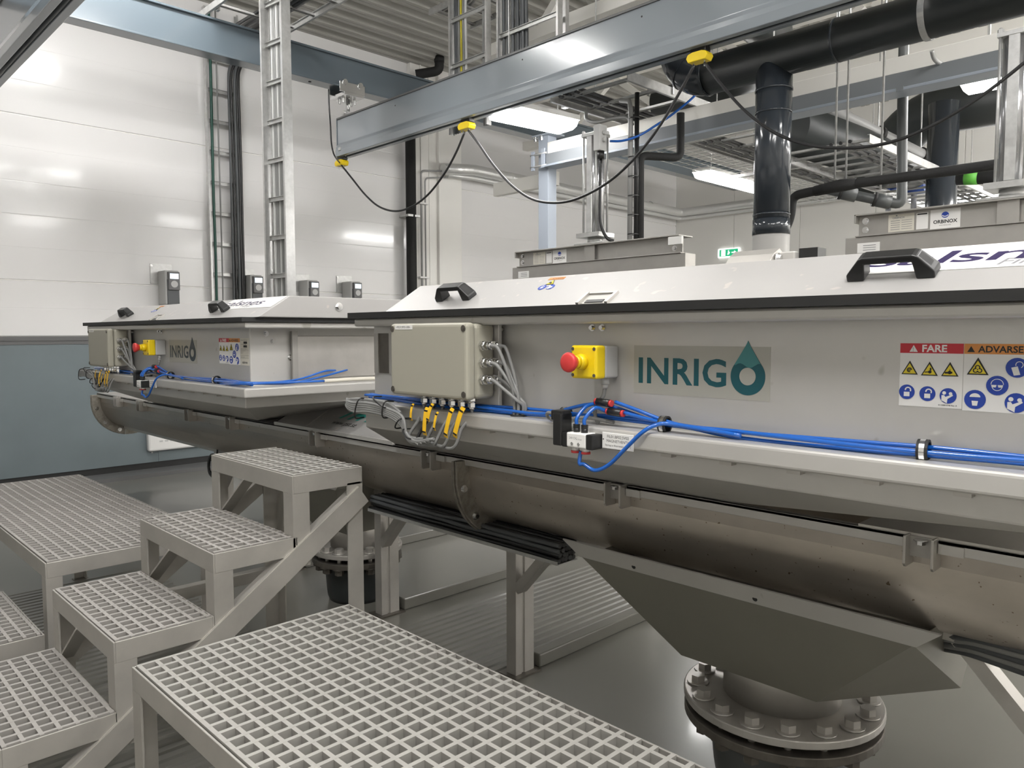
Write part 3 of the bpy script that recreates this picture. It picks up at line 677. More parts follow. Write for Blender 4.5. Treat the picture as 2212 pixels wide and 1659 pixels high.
for a, b, wd in tags_px:
    p, q = P(*a, 'y', 1.283), P(*b, 'y', 1.279); d = (q-p); m = MB()
    sd = d.cross(V(0, 1, 0)).normalized()*(wd*0.0008); mid = (p+q)/2+V(0, -0.006, 0)
    rows_ = [p, p*0.7+mid*0.3+V(0, -0.003, 0), mid, q*0.7+mid*0.3+V(0, -0.003, 0), q]; vs = []
    for r_ in rows_:
        for sx, dy in ((-1, 0), (1, 0), (1, 0.0012), (-1, 0.0012)): vs.append(r_+sd*sx+V(0, dy, 0))
    fs = [[0, 1, 2, 3], [16, 19, 18, 17]]
    for i in range(4):
        for j in range(4): fs.append([i*4+j, i*4+(j+1) % 4, i*4+4+(j+1) % 4, i*4+4+j])
    m.add(vs, fs)
    c = single(m, 'cable_tag', M_ORTAG, 'amber plastic marker tag tied to a loop cable under the near box', 'tag', 'amber cable tags under the near box')
    mk = MB()
    for r_, s_ in ((p, 0.12), (q, 0.88)):
        r_ = p.lerp(q, s_)+V(0, -0.004, 0); mk.obox(r_, sd*0.95, (0, 0.001, 0), d.normalized()*0.0022)
    mk.build('tag_tie', M_BLACK, c)
    c2 = dup(c, (DX-0.06, 0, 0), 'amber plastic marker tag tied to a cable under the far box'); c2['group'] = 'amber cable tags under the far box'
for i in range(5):
    pts = [P(905+i*8, 960-i*3, 'y', ty-0.008), P(884, 948+i*2-4, 'y', ty-0.009), P(866+i, 918-i*4, 'y', ty-0.010), P(838, 899-i*4, 'y', ty-0.010), P(795, 889-i*4.5, 'y', ty-0.010), P(762, 888-i*4.5, 'y', ty-0.006), P(748+i, 874-i*2, 'y', ty+0.01), P(765, 866-i, 'y', ty+0.004), P(800, 868-i, 'y', ty+0.0), P(840, 880-i*2, 'y', ty-0.002), P(866, 900-i*2, 'y', ty-0.003)]
    c = single(MB().tube(catmull(pts, 6), 0.0045), 'grey_cable', M_CABLEG, 'grey cable looping from the bottom glands of the near box into a tied coil', 'cable', 'grey cables looping below the near box')
    c2 = dup(c, (DX-0.06, 0, 0), 'cable looping from the bottom glands of the far junction box'); c2['group'] = 'cables looping below the far box'
for a, b in (((776, 862), (768, 903)), ((832, 868), (828, 902)), ((865, 905), (855, 925)), ((871, 928), (884, 948)), ((806, 858), (830, 880))):
    p, q = P(*a, 'y', ty-0.017), P(*b, 'y', ty-0.017)
    m = MB().tube(catmull([p+V(0, 0.03, 0), p, (p+q)/2+V(0, -0.007, 0), q, q+V(0, 0.03, 0)], 5), 0.0022, 6)
    c = single(m, 'cable_tie', M_BLACK, 'thin black tie around the grey cable coil of the near box', 'cable tie', 'black ties on the near coil')
    c2 = dup(c, (DX-0.06, 0, 0), 'thin black tie around the cable coil of the far box'); c2['group'] = 'black ties on the far coil'

# blue air hoses along the shelf
def hose(pts, label, grp=None, r=0.0042, m_=None, twin=None):
    c = single(MB().tube(catmull(pts, 8), r), 'air_hose', m_ or M_HOSE, label, 'hose', grp)
    if twin: d = dup(c, (DX, 0, 0), twin); 
    if twin and grp: d['group'] = grp.replace('near', 'far')
    return c
G1 = 'blue air hoses along the near shelf'
zs = 1.1215
for i, (dy, dz, ph) in enumerate(((0.0, 0.010, 0), (0.012, 0.0, 1.3), (0.018, 0.010, 2.4))):
    pts = []
    for q, x in enumerate((-2.04, -1.93, -1.78, -1.55, -1.40, -1.26, -1.10, -0.93, -0.75, -0.55, -0.40, -0.25, -0.10)):
        wob = 0.006*math.sin(q*1.15+ph)
        lift = 0.030 if (i == 0 and abs(x+1.10) < 0.01) else 0.0
        if i == 1 and -1.2 < x < -0.9: lift = 0.012
        pts.append((x, 1.352+dy+wob*0.6, zs+dz+wob*0.5+lift))
    hose(pts, 'blue air hose lying along the near filter shelf', G1, twin='blue air hose lying along the far filter shelf')
hose([(-1.101, 1.294, 1.062), (-1.101, 1.290, 1.035), P(1262, 1003, 'y', 1.292), P(1285, 1016, 'y', 1.294), P(1315, 1004, 'y', 1.296), P(1350, 970, 'y', 1.298), P(1385, 936, 'y', 1.302), P(1412, 920, 'y', 1.316), P(1440, 915, 'y', 1.336), P(1500, 924, 'y', 1.343), P(1600, 941, 'y', 1.345)],
     'blue air hose looping below the near solenoid valve', twin='blue air hose looping below the far solenoid valve', r=0.0044)
for x, e_ in ((-1.113, (-1.105, 1.345, 1.165)), (-1.090, (-1.072, 1.345, 1.150))):
    hose([(x, 1.294, 1.118), (x, 1.295, 1.135), (x*0.5+e_[0]*0.5, 1.318, 1.158), e_], 'short blue hose rising from the near solenoid valve to a fitting', 'short blue hoses above the near valve', twin='short blue hose rising from the far solenoid valve to a fitting')
hose([(-1.045, 1.345, 1.172), (-0.99, 1.35, 1.158), (-0.90, 1.358, 1.135), (-0.80, 1.362, 1.130)], 'blue hose sloping from the upper tee fitting to the near shelf', twin='blue hose sloping from the upper tee fitting to the far shelf')
hose([(-1.02, 1.345, 1.150), (-0.96, 1.35, 1.140), (-0.88, 1.352, 1.131), (-0.78, 1.352, 1.127)], 'blue hose sloping from the lower tee fitting to the near shelf', twin='blue hose sloping from the lower tee fitting to the far shelf')
for i, (x, z) in enumerate(((-1.078, 1.170), (-1.045, 1.150))):
    t = thing('tee_fitting', ('upper' if i == 0 else 'lower')+' black push-in tee fitting with red rings on the near machine', 'fitting', (x, 1.345, z-0.01))
    MB().cyl((x-0.018, 1.345, z), (x+0.018, 1.345, z-0.002), 0.0085, 12).build('tee_body', M_BLACK, t)
    MB().cyl((x-0.023, 1.345, z), (x-0.018, 1.345, z), 0.0075, 12).cyl((x+0.018, 1.345, z-0.002), (x+0.024, 1.345, z-0.002), 0.0075, 12).build('release_ring', M_RED, t)
    dup(t, (DX, 0, 0), ('upper' if i == 0 else 'lower')+' black push-in tee fitting on the far machine')
hose([(-1.178, 1.294, 1.139), (-1.205, 1.30, 1.140), (-1.222, 1.315, 1.130), (-1.215, 1.33, 1.120), (-1.185, 1.345, 1.123), (-1.13, 1.352, 1.130), (-1.06, 1.36, 1.124)], 'grey cable looping from the near solenoid coil', r=0.0042, m_=M_CABLEG, twin='grey cable looping from the far solenoid coil')
for i, (x, lab) in enumerate(((-1.205, 'black rubber lined clip holding hoses left of the near valve'), (-0.925, 'black rubber lined clip holding hoses below the teal lettering'), (-0.418, 'black rubber lined clip holding hoses below the warning sticker'))):
    t = thing('hose_clip', lab, 'clip', (x, 1.358, 1.116), 'hose clips on the near shelf')
    MB().ring((x, 1.360, 1.1305), (1, 0.1, 0), 0.0185, 0.0145, 0.017, 18).build('rubber_lining', M_RUBBER, t)
    MB().ring((x, 1.360, 1.1305), (1, 0.1, 0), 0.0193, 0.0180, 0.008, 18).build('steel_strap', M_CHROME, t)
    d = dup(t, (DX, 0, 0), lab.replace('near', 'far') if 'near' in lab else lab.replace('the teal', 'the far dark').replace('the warning', 'the far warning')); d['group'] = 'hose clips on the far shelf'
# hoses running around the end of the far machine
XE = -2.90
hose([P(470, 825, 'y', 1.36), P(525, 827, 'x', -2.86), P(600, 825, 'x', -2.87), P(650, 818, 'x', -2.88), P(700, 802, 'x', -2.90), P(725, 800, 'x', -2.905)], 'blue hose rising along the end of the far machine to a red fitting', 'hoses on the far machine end')
hose([P(470, 830, 'y', 1.36), P(525, 829, 'x', -2.86), P(620, 828, 'x', -2.87), P(690, 815, 'x', -2.88), P(750, 799, 'x', -2.905)], 'blue hose rising along the end of the far machine to the rightmost fitting', 'hoses on the far machine end')
hose([P(480, 832, 'y', 1.36), P(540, 829, 'x', -2.85), P(620, 826, 'x', -2.85), P(700, 823, 'x', -2.85)], 'blue hose lying on the end shelf of the far machine', 'hoses on the far machine end', r=0.005)
hose([P(700, 823, 'x', -2.85), P(760, 819, 'x', -2.85), P(815, 817, 'x', -2.85)], 'white cable lying on the far machine end shelf towards the near machine', r=0.008, m_=M_CREAML)

# ================================================================ SCREW CONVEYOR
t = thing('screw_conveyor', 'long round bottomed steel screw conveyor trough under both filter machines', 'conveyor', (-2.5, 2.06, 0.0))
YC, ZC0, RT = 2.06, 0.802, 0.207
XA, XB = -6.45, 0.9
def ushape(r, top): return [(YC-r, top)]+[(YC-r*math.cos(math.pi*i/20), ZC0-r*math.sin(math.pi*i/20)) for i in range(21)]+[(YC+r, top)]
o_, i_ = ushape(RT, 0.868), ushape(RT-0.004, 0.868)
m = MB(); k = len(o_)
prof = o_+i_[::-1]; n0 = len(m.v)
m.v += [V(XA, y, z) for y, z in prof]+[V(XB, y, z) for y, z in prof]
kk = len(prof)
for i in range(kk): m.f.append([i, (i+1) % kk, kk+(i+1) % kk, kk+i]); m.s.append(0 < i % k < k-2 and i != k-1)
for i in range(k-1):
    m.f.append([i, kk-1-i, kk-2-i, i+1]); m.s.append(False); m.f.append([kk+i, kk+i+1, 2*kk-2-i, 2*kk-1-i]); m.s.append(False)
m.build('trough', M_STAIN, t)
m = MB()
for sgn in (-1, 1): m.box(XA, XB, YC+sgn*(RT-0.001), YC+sgn*(RT+0.020), 0.858, 0.868).box(XA, XB, YC+sgn*(RT+0.010), YC+sgn*(RT+0.020), 0.838, 0.868)
m.build('trough_flange', M_STEEL, t, bevel=0.002)
for a, b in ((XA, -5.36), (-0.70, XB)): MB().box(a, b, YC-RT-0.02, YC+RT+0.02, 0.868, 0.874).build('trough_lid', M_STEEL2, t)
# half ring flanges
def flange(x, R, lab):
    fm = MB().ring((x-0.007, YC, ZC0), (1, 0, 0), R, RT-0.002, 0.011, 30, math.pi*0.0, math.pi*1.0)
    fm.ring((x+0.007, YC, ZC0), (1, 0, 0), R, RT-0.002, 0.011, 30, math.pi*0.0, math.pi*1.0)
    return fm
def half(x, R, th):
    """half ring below the centre line, made as a prism in the YZ plane"""
    n = 24; A = [math.pi+math.pi*i/n for i in range(n+1)]
    pr = [(YC+R*math.cos(a), ZC0+R*math.sin(a)) for a in A]+[(YC+(RT-0.001)*math.cos(a), ZC0+(RT-0.001)*math.sin(a)) for a in reversed(A)]
    pr = [(YC-R, 0.856)]+pr[:n+1]+[(YC+R, 0.856), (YC+RT-0.001, 0.856)]+pr[n+1:]+[(YC-RT+0.001, 0.856)]
    return MB().prism(pr, 'x', x-th/2, x+th/2)
for x, full in ((-2.13, False), (-6.45, True)):
    fl = half(x-0.007, 0.272, 0.012).build('joint_flange', M_FLANGE, t, bevel=0.0015)
    half(x+0.007, 0.268, 0.012).build('joint_flange', M_FLANGE, t, bevel=0.0015)
    bm_ = MB()
    for a in (192, 222, 252, 282, 312, 342):
        bm_.bolt((x+0.013, YC+0.24*math.cos(math.radians(a)), ZC0+0.24*math.sin(math.radians(a))), (1, 0, 0), 0.010, 0.010)
    bm_.build('flange_bolt', M_CHROME, fl)
    MB().obox((x+0.014, YC+0.24*math.cos(math.radians(262)), ZC0+0.24*math.sin(math.radians(262))), (0.0015, 0, 0), V(0, math.cos(math.radians(262)), math.sin(math.radians(262)))*0.033, V(0, -math.sin(math.radians(262)), math.cos(math.radians(262)))*0.0025).build('weld_seam', M_GALV, fl)
MB().prism([(YC+0.272*math.cos(a), ZC0+0.272*math.sin(a)) for a in [math.pi+math.pi*i/20 for i in range(21)]], 'x', -6.466, -6.458).build('end_plate', M_STAIN, t)
# clamps holding the trough to the hull
for x in (-0.545, -1.397, -2.30, -3.15, -4.05, -4.62, -5.45, -5.92):
    cm_ = MB().box(x-0.039, x+0.012, YC-RT-0.024, YC-RT-0.020, 0.822, 0.868).build('clamp', M_VALVE, t)
    for dx in (-0.045, 0.012): 
        MB().prism([(YC-RT-0.052, 0.872), (YC-RT-0.0, 0.872), (YC-RT-0.0, 0.80), (YC-RT-0.044, 0.80), (YC-RT-0.052, 0.808)], 'x', x+dx, x+dx+0.006).build('clamp_ear', M_STEEL2, cm_, bevel=0.001)
    MB().bolt((x-0.013, YC-RT-0.035, 0.865), (0, 0, -1), 0.010, 0.009).build('clamp_bolt', M_CHROME, cm_)
    MB().box(x+0.02, x+0.07, YC-RT-0.027, YC-RT-0.018, 0.838, 0.86).build('clamp_foot', M_STEEL, cm_)
# sloping cover between the two machines, with a printed mark
cp = MB().prism([(1.838, 0.872), (1.838, 0.885), (2.03, 0.985), (2.09, 0.985), (2.285, 0.885), (2.285, 0.872)], 'x', -3.56, -2.56).build('trough_cover', M_LID, t, bevel=0.002)
MB().prism([(1.834, 0.885), (1.840, 0.888), (2.03, 0.988), (2.03, 0.985)], 'x', -3.572, -3.558).build('rubber_gasket', M_RUBBER, cp)
MB().box(-3.57, -2.56, 1.823, 1.838, 0.868, 0.884).build('front_lip', M_STEEL, cp)
MB().obox((-3.28, 1.935, 0.9375), (0.004, 0, 0), V(0, 0.095, 0.05), V(0, -0.001, 0.002)).build('cover_seam', M_STEEL2, cp)
f = Flat((-3.12, 1.852, 0.893), (1, 0, 0), (0, 0.19, 0.10))
for xo in (0.03, 0.10, 0.17, 0.24): f.poly([(xo-0.028, 0.075), (xo-0.010, 0.075), (xo+0.052, 0.175), (xo+0.034, 0.175)], 0.001)
f.rect(0.10, 0.105, 0.17, 0.125, 0.001); f.rect(0.19, 0.150, 0.27, 0.168, 0.001); f.build('teal_mark', M_TEAL3, cp)
f.text('www.pst.se', 0.0, 0.028, 0.042, 0.001, shear=0.2, bold=0.005).build('lettering', M_INK, cp)
# legs with braces
for i, x in enumerate((-2.06, -2.95, -3.88, -4.72, -0.28)):
    lg = MB().prism([(x-0.026, 2.012), (x+0.026, 2.012), (x+0.026, 2.044), (x+0.020, 2.047), (x+0.020, 2.058), (x+0.026, 2.061), (x+0.026, 2.112), (x-0.026, 2.112)], 'z', 0, 0.584).build('leg', M_STEEL2, t, bevel=0.0015)
    MB().box(x-0.05, x+0.05, 1.99, 2.13, 0, 0.008).build('foot_plate', M_DARKST, lg)
    s = -1 if x > -0.5 else 1
    MB().box(x-0.03, x+0.03, 2.14, 4.4, 0.0, 0.055).build('floor_runner', M_FLOOR, lg, bevel=0.006)
    a = P(1121, 1290, 'y', 2.03) if i == 0 else V(x+s*0.03, 2.03, 0.33)
    MB().bar((x+s*0.026, 2.035, 0.345), (x+s*0.25, 2.035, 0.59), 0.035, 0.05, (0, 1, 0)).build('brace', M_STEEL2, lg)
MB().box(-6.4, 0.9, 2.005, 2.12, 0.584, 0.602).build('support_rail', M_STEEL2, t)

# drain hoppers with bolted flanges and floor pipes
def hopper(xc, label, plabel, full, hw=0.535, k=1.0, skew=0.24):
    g = thing('drain_hopper', label, 'hopper', (xc, 2.09, 0.27), 'drain hoppers below the conveyor')
    yl, zl = 1.765, 0.680
    x0, x1 = xc-hw-0.01, xc+hw
    zb, bw, yb = 0.365, 0.205*k, 1.915+0.04*(1-k)/0.2
    th = 0.004
    top = [(x0, yl), (x1, yl), (x1, 2.40), (x0, 2.40)]; mid = [(x0+0.06, yl+0.018), (x1-0.06, yl+0.018), (x1-0.06, 2.38), (x0+0.06, 2.38)]
    bot = [(xc-bw, yb), (xc+bw, yb), (xc+bw+skew, 2.27), (xc-bw-0.1*skew/0.24, 2.27)]
    vs = [(*p, 0.635) for p in mid]+[(*p, zb) for p in bot]+[(p[0]*0.995+xc*0.005, p[1]*0.99+2.09*0.01, 0.635) for p in mid]+[(p[0]*0.98+xc*0.02, p[1]*0.98+2.09*0.02, zb) for p in bot]
    fs = []
    for i in range(4):
        j = (i+1) % 4; fs += [[i, j, 4+j, 4+i], [8+i, 12+i, 12+j, 8+j], [i, 8+i, 8+j, j], [4+i, 4+j, 12+j, 12+i]]
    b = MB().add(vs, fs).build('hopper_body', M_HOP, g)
    lip = MB().prism([(yl, zl), (yl+0.004, zl+0.002), (yl+0.022, 0.634), (yl+0.018, 0.632)], 'x', x0, x1)
    lip.v[0].x += 0; 
    for idx, v_ in enumerate(lip.v):
        if v_.z < 0.65: v_.x += 0.055 if v_.x < xc else -0.055
    lp = lip.build('lip_strip', M_STEEL, g)
    MB().prism([(2.40, zl), (2.396, zl+0.002), (2.378, 0.634), (2.382, 0.632)], 'x', x0+0.03, x1-0.03).build('lip_strip', M_STEEL, g)
    hl = MB()
    for dx in (-0.28, 0.10): hl.cyl((xc+dx, yl+0.016, 0.648), (xc+dx, yl+0.012, 0.647), 0.007, 10)
    hl.build('slot_hole', M_DARK, g)
    MB().cyl((xc+0.02, 2.10, 0.262), (xc+0.02, 2.10, 0.43), 0.165*k, 40).build('outlet_neck', M_STEEL2, g)
    c = V(xc+0.02, 2.10, 0)
    fr = MB().ring(c+V(0, 0, 0.2555), (0, 0, 1), 0.280*k, 0.160*k, 0.024, 56).build('upper_flange', M_STEEL2, g, bevel=0.004)
    for i in range(16):
        a = 2*math.pi*(i+0.35)/16; p = c+V(0.238*k*math.cos(a), 0.238*k*math.sin(a), 0.2675)
        bt = MB().bolt(p, (0, 0, 1), 0.0215, 0.020).cyl(p-V(0, 0, 0.05), p-V(0, 0, 0.024), 0.010, 10); bt.build('flange_bolt', M_STEEL2, fr)
    q = thing('floor_pipe', plabel, 'pipe', (xc+0.02, 2.10, 0), 'flanged floor pipes below the hoppers')
    f2 = MB().ring(c+V(0, 0, 0.2085), (0, 0, 1), 0.278*k, 0.150*k, 0.026, 56).build('lower_flange', M_DARKST, q, bevel=0.003)
    for i in range(16):
        a = 2*math.pi*(i+0.35)/16; p = c+V(0.238*k*math.cos(a), 0.238*k*math.sin(a), 0.1955)
        MB().bolt(p, (0, 0, -1), 0.022, 0.026).build('flange_nut', M_DARKST, f2)
    MB().tube([c+V(0, 0, z) for z in (0.0, 0.02, 0.05, 0.15, 0.21)], [q*k for q in (0.175, 0.185, 0.19, 0.2, 0.2)], 40).build('pipe_stub', M_PVC if full else M_DUCT2, q)
    MB().ring(c+V(0, 0, 0.2325), (0, 0, 1), 0.20*k, 0.150*k, 0.022, 40).build('gasket', M_RUBBER, q)
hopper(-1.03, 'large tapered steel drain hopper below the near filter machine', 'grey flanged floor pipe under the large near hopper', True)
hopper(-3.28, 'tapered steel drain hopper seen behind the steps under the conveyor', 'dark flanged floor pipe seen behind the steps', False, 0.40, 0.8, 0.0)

# cable runs under the trough
rnd = random.Random(3)
ct = thing('cable_tray', 'narrow steel cable tray carrying black cables under the conveyor', 'cable tray', (-2.24, 1.95, 0.49))
MB().box(-2.86, -1.72, 1.90, 2.006, 0.533, 0.536).box(-2.86, -1.72, 1.90, 1.903, 0.536, 0.546).build('tray', M_GALV, ct)
cnt = 0
for i in range(20):
    y0 = 1.912+0.0185*(i % 5)+0.006*(i // 5 % 2); z0 = 0.546+0.0165*(i // 5)
    pts = []
    for q in range(8):
        x = -2.855+q*0.162; pts.append((x, y0+rnd.uniform(-0.004, 0.004), z0+rnd.uniform(-0.001, 0.003)))
    grey = i in (3, 10, 15, 17)
    single(MB().tube(catmull(pts, 4), 0.0088, 7), 'power_cable', M_CABLED if grey else M_CABLEB, 'black or dark grey cable lying in the tray under the conveyor', 'cable', 'cables in the tray under the conveyor')
for i in range(7):
    pts = [P(1118+i*3, 1128+i*2, 'y', 2.08-i*0.01), P(1160+i*3, 1140+i*3, 'y', 2.02), P(1200+i*2, 1152+i*4, 'y', 2.0), P(1250+i*3, 1178+i*3, 'y', 2.03), P(1320+i*3, 1212+i*2, 'y', 2.1)]
    single(MB().tube(catmull(pts, 5), 0.006, 7), 'grey_cable', M_CABLEG if i % 2 else M_CABLED, 'grey cable in the tangle between trough flange and hopper', 'cable', 'cable tangle beside the trough flange')
for i in range(5):
    pts = [P(2030, 1372+i*7, 'y', 2.02+0.01*i), P(2090, 1380+i*8, 'y', 2.0), P(2150, 1392+i*10, 'y', 1.98), P(2230, 1412+i*12, 'y', 1.96)]
    single(MB().tube(catmull(pts, 5), 0.0075, 7), 'grey_cable', M_CABLEG if i % 2 else M_CABLED, 'grey cable emerging right of the large hopper', 'cable', 'cables right of the large hopper')
pts = []
for q in range(40):
    a = q*0.55; pts.append(P(458+9*math.cos(a)+0.1*q, 1005+24*math.sin(a), 'y', 1.98-0.0008*q))
single(MB().tube(catmull([P(470, 965, 'y', 1.99)]+pts, 3), 0.006, 6), 'cable_coil', M_CABLEB, 'small coil of black cable hanging left of the top step', 'cable')

# ================================================================ STEPS AND PLATFORMS
def grating(x0, x1, y0, y1, z, parent, m_, pitch=0.038, ox=0.0, oy=0.0, bw=0.0095, d=0.028):
    g = MB(); n = 0
    x = x0+ox
    while x <= x1+1e-6:
        a = min(x, x1-bw/2); g.prism([(a-bw/2, z), (a+bw/2, z), (a+bw/2-0.0018, z-d), (a-bw/2+0.0018, z-d)], 'y', y0, y1); x += pitch
    y = y0+oy
    while y <= y1+1e-6:
        a = min(y, y1-bw/2); vs = [(x0, a-bw/2, z), (x0, a+bw/2, z), (x0, a+bw/2-0.0018, z-d), (x0, a-bw/2+0.0018, z-d)]
        g.prism([(q[1], q[2]-0.0003) for q in vs], 'x', x0, x1); y += pitch
    return g.build('grating', m_, parent)
def angle_frame(x0, x1, y0, y1, z, parent, hgt=0.05, th=0.005):
    m = MB()
    m.box(x0, x1, y0, y0+th, z-hgt, z+0.002).box(x0, x1, y1-th, y1, z-hgt, z+0.002).box(x0, x0+th, y0+th, y1-th, z-hgt, z+0.002).box(x1-th, x1, y0+th, y1-th, z-hgt, z+0.002)
    m.box(x0+th, x1-th, y0+th, y0+0.04, z-0.036, z-0.031).box(x0+th, x1-th, y1-0.04, y1-th, z-0.036, z-0.031)
    return m.build('frame', M_PLAT, parent, bevel=0.0012)
def angle_leg(x, y, sx, sy, z0, z1, parent, a=0.05, th=0.005, name='leg'):
    """L section leg whose corner stands at (x, y) and whose legs point along sx, sy"""
    m = MB().box(x, x+sx*a, y, y+sy*th, z0, z1).box(x, x+sx*th, y+sy*th, y+sy*a, z0, z1)
    lg = m.build(name, M_PLAT, parent)
    if z0 == 0: MB().box(x-sx*0.01, x+sx*0.06, y-sy*0.01, y+sy*0.06, 0, 0.005).build('foot_plate', M_DARKST, lg)
    return lg
def platform(x0, x1, y0, y1, z, label, m_, ox=0.012):
    t = thing('work_platform', label, 'platform', ((x0+x1)/2, (y0+y1)/2, 0), 'grated work platforms')
    grating(x0+0.008, x1-0.008, y0+0.008, y1-0.008, z+0.006, t, m_, ox=0.004, oy=0.004)
    angle_frame(x0, x1, y0, y1, z, t)
    for x, s in ((x0, 1), (x1, -1)):
        for y, q in ((y0, 1), (y1, -1)): angle_leg(x, y, s, q, 0, z-0.05, t)
    return t
platform(-1.818, -0.30, 0.567, 1.141, 0.566, 'large pale grated platform in the foreground', M_GRP)
platform(-4.56, -2.86, 0.636, 1.200, 0.564, 'grated platform at left, behind the small step', M_GRP2)
# stair: treads, legs, stringers, braces
st = thing('step_stair', 'steep welded steel stair with grated treads left of the large platform', 'stair', (-2.31, 0.7, 0))
SX0, SX1 = -2.60, -2.035
treads = [(0.100, 0.345, 0.190), (0.345, 0.597, 0.369), (0.594, 0.851, 0.550), (0.852, 1.105, 0.722), (1.092, 1.333, 0.905)]
for i, (y0, y1, z) in enumerate(treads):
    fr = angle_frame(SX0, SX1, y0, y1, z, st, 0.052); fr.name = 'tread_frame'
    grating(SX0+0.007, SX1-0.007, y0+0.007, y1-0.004, z+0.005, st, M_GRP2 if i < 4 else M_GRP, oy=0.004 if i != 3 else 0.03, ox=0.004, pitch=0.0385)
    zlow = treads[i-1][2] if i > 0 else 0
    for x, s in ((SX0, 1), (SX1, -1)):
        lg = angle_leg(x, y0, s, 1, max(zlow-0.09, 0) if i else 0, z-0.052, st, 0.055)
        if i: # brace from the foot of this leg up under its own tread
            MB().bar((x+s*0.02, y0+0.025, zlow-0.03), (x+s*0.245, y0+0.02, z-0.05), 0.006, 0.042, (0, 1, 0)).build('brace', M_PLAT, st) if s > 0 else None
def stringer(x):
    a, b = V(x, treads[0][1]-0.30, treads[0][2]-0.265), V(x, 1.333, treads[4][2]-0.085)
    d = (b-a).normalized(); n_ = V(0, -d.z, d.y)
    # flat bar on edge with a folded top
    p0 = a if a.z > 0 else a+d*(-a.z/d.z)
    return MB().bar(p0+d*0.04, b, 0.006, 0.062, n_).bar(p0+d*0.04+n_*0.03-V(0.0 if x < -2.3 else 0.018, 0, 0)+V(0.018 if x < -2.3 else 0, 0, 0), b+n_*0.03-V(0.0 if x < -2.3 else 0.018, 0, 0)+V(0.018 if x < -2.3 else 0, 0, 0), 0.036, 0.005, n_)
MB().box(SX0, SX0+0.035, 0.87, 1.33, 0.435, 0.475).build('tie_bar', M_PLAT, st, bevel=0.002)
for x in (SX0-0.0045, SX1+0.0045): stringer(x).build('stringer', M_PLAT, st)
for x, s in ((SX0, 1), (SX1, -1)): angle_leg(x, 1.333, s, -1, 0, 0.86, st, 0.055)
st2 = thing('step_stool', 'low grated step at the far left in front of the left platform', 'step', (-3.0, 0.47, 0))
fr = angle_frame(-3.29, -2.712, 0.335, 0.594, 0.378, st2); grating(-3.283, -2.719, 0.342, 0.587, 0.384, st2, M_GRP2, ox=0.01, oy=0.01)
for x, s in ((-3.29, 1), (-2.712, -1)):
    for y, q in ((0.335, 1), (0.594, -1)): angle_leg(x, y, s, q, 0, 0.33, st2)
# ================================================================ CRANE
def ibeam(x, w_, z0, z1, y0, y1, m_, tf=0.015, tw=0.012):
    m = MB().box(x-w_/2, x+w_/2, y0, y1, z0, z0+tf).box(x-w_/2, x+w_/2, y0, y1, z1-tf, z1).box(x-tw/2, x+tw/2, y0, y1, z0+tf, z1-tf)
    return m
rw = thing('runway_beam', 'long grey blue crane runway beam along the left wall', 'beam', (-6.05, 4.5, 3.5))
MB().box(-6.13, -5.985, 0.4, 10.8, 3.50, 3.516).box(-6.11, -5.995, 0.4, 10.8, 3.766, 3.782).box(-6.065, -6.02, 0.4, 10.8, 3.516, 3.766).build('beam', M_CRANE, rw, bevel=0.003)
hl = MB()
for y in (3.23, 3.50): hl.cyl((-6.06, y, 3.5005), (-6.06, y, 3.497), 0.013, 12)
hl.build('bolt_hole', M_DARK, rw)
for y in (1.2, 5.2, 8.5):
    MB().cyl((-6.09, y, 3.782), (-6.09, y, ZC), 0.012, 8).cyl((-6.01, y, 3.782), (-6.01, y, ZC), 0.012, 8).box(-6.14, -5.96, y-0.05, y+0.05, 3.782, 3.80).build('hanger', M_GALV, rw)
def bridge(yc, x0, x1, zb, zt, label, xt, cat='beam'):
    t = thing('crane_bridge', label, cat, ((x0+x1)/2, yc, zb))
    w_ = 0.036
    prof = [(-w_, zt), (w_, zt), (w_, zb+0.115), (0.055, zb+0.085), (0.062, zb+0.055), (0.062, zb), (0.018, zb), (0.018, zb+0.012), (0.048, zb+0.014), (0.048, zb+0.05), (0.02, zb+0.075),
            (-0.02, zb+0.075), (-0.048, zb+0.05), (-0.048, zb+0.014), (-0.018, zb+0.012), (-0.018, zb), (-0.062, zb), (-0.062, zb+0.055), (-0.055, zb+0.085), (-w_, zb+0.115)]
    MB().prism([(yc+a, b) for a, b in prof], 'x', x0, x1).build('beam', M_CRANE2, t, bevel=0.004)
    MB().box(x0, x1, yc-0.046, yc+0.046, zt-0.004, zt+0.010).build('top_flange', M_TRIM, t)
    MB().box(x0-0.012, x0, yc-w_-0.005, yc+w_+0.005, zb+0.01, zt).build('end_plate', M_CRANE, t, bevel=0.002)
    MB().box(x0+0.06, x0+0.10, yc-0.07, yc-0.05, zb+0.045, zb+0.07).build('end_stop', M_GALV, t)
    hm = MB()
    for x in (xt+0.72, xt+2.2, xt+3.2): hm.cyl((x, yc-w_-0.0008, zt-0.06), (x, yc-w_+0.001, zt-0.06), 0.006, 10)
    hm.build('side_hole', M_DARK, t)
    return t
YBR = 3.87
br = bridge(YBR, -6.17, 1.6, 2.925, 3.262, 'light grey crane bridge beam crossing the room overhead', -6.0)
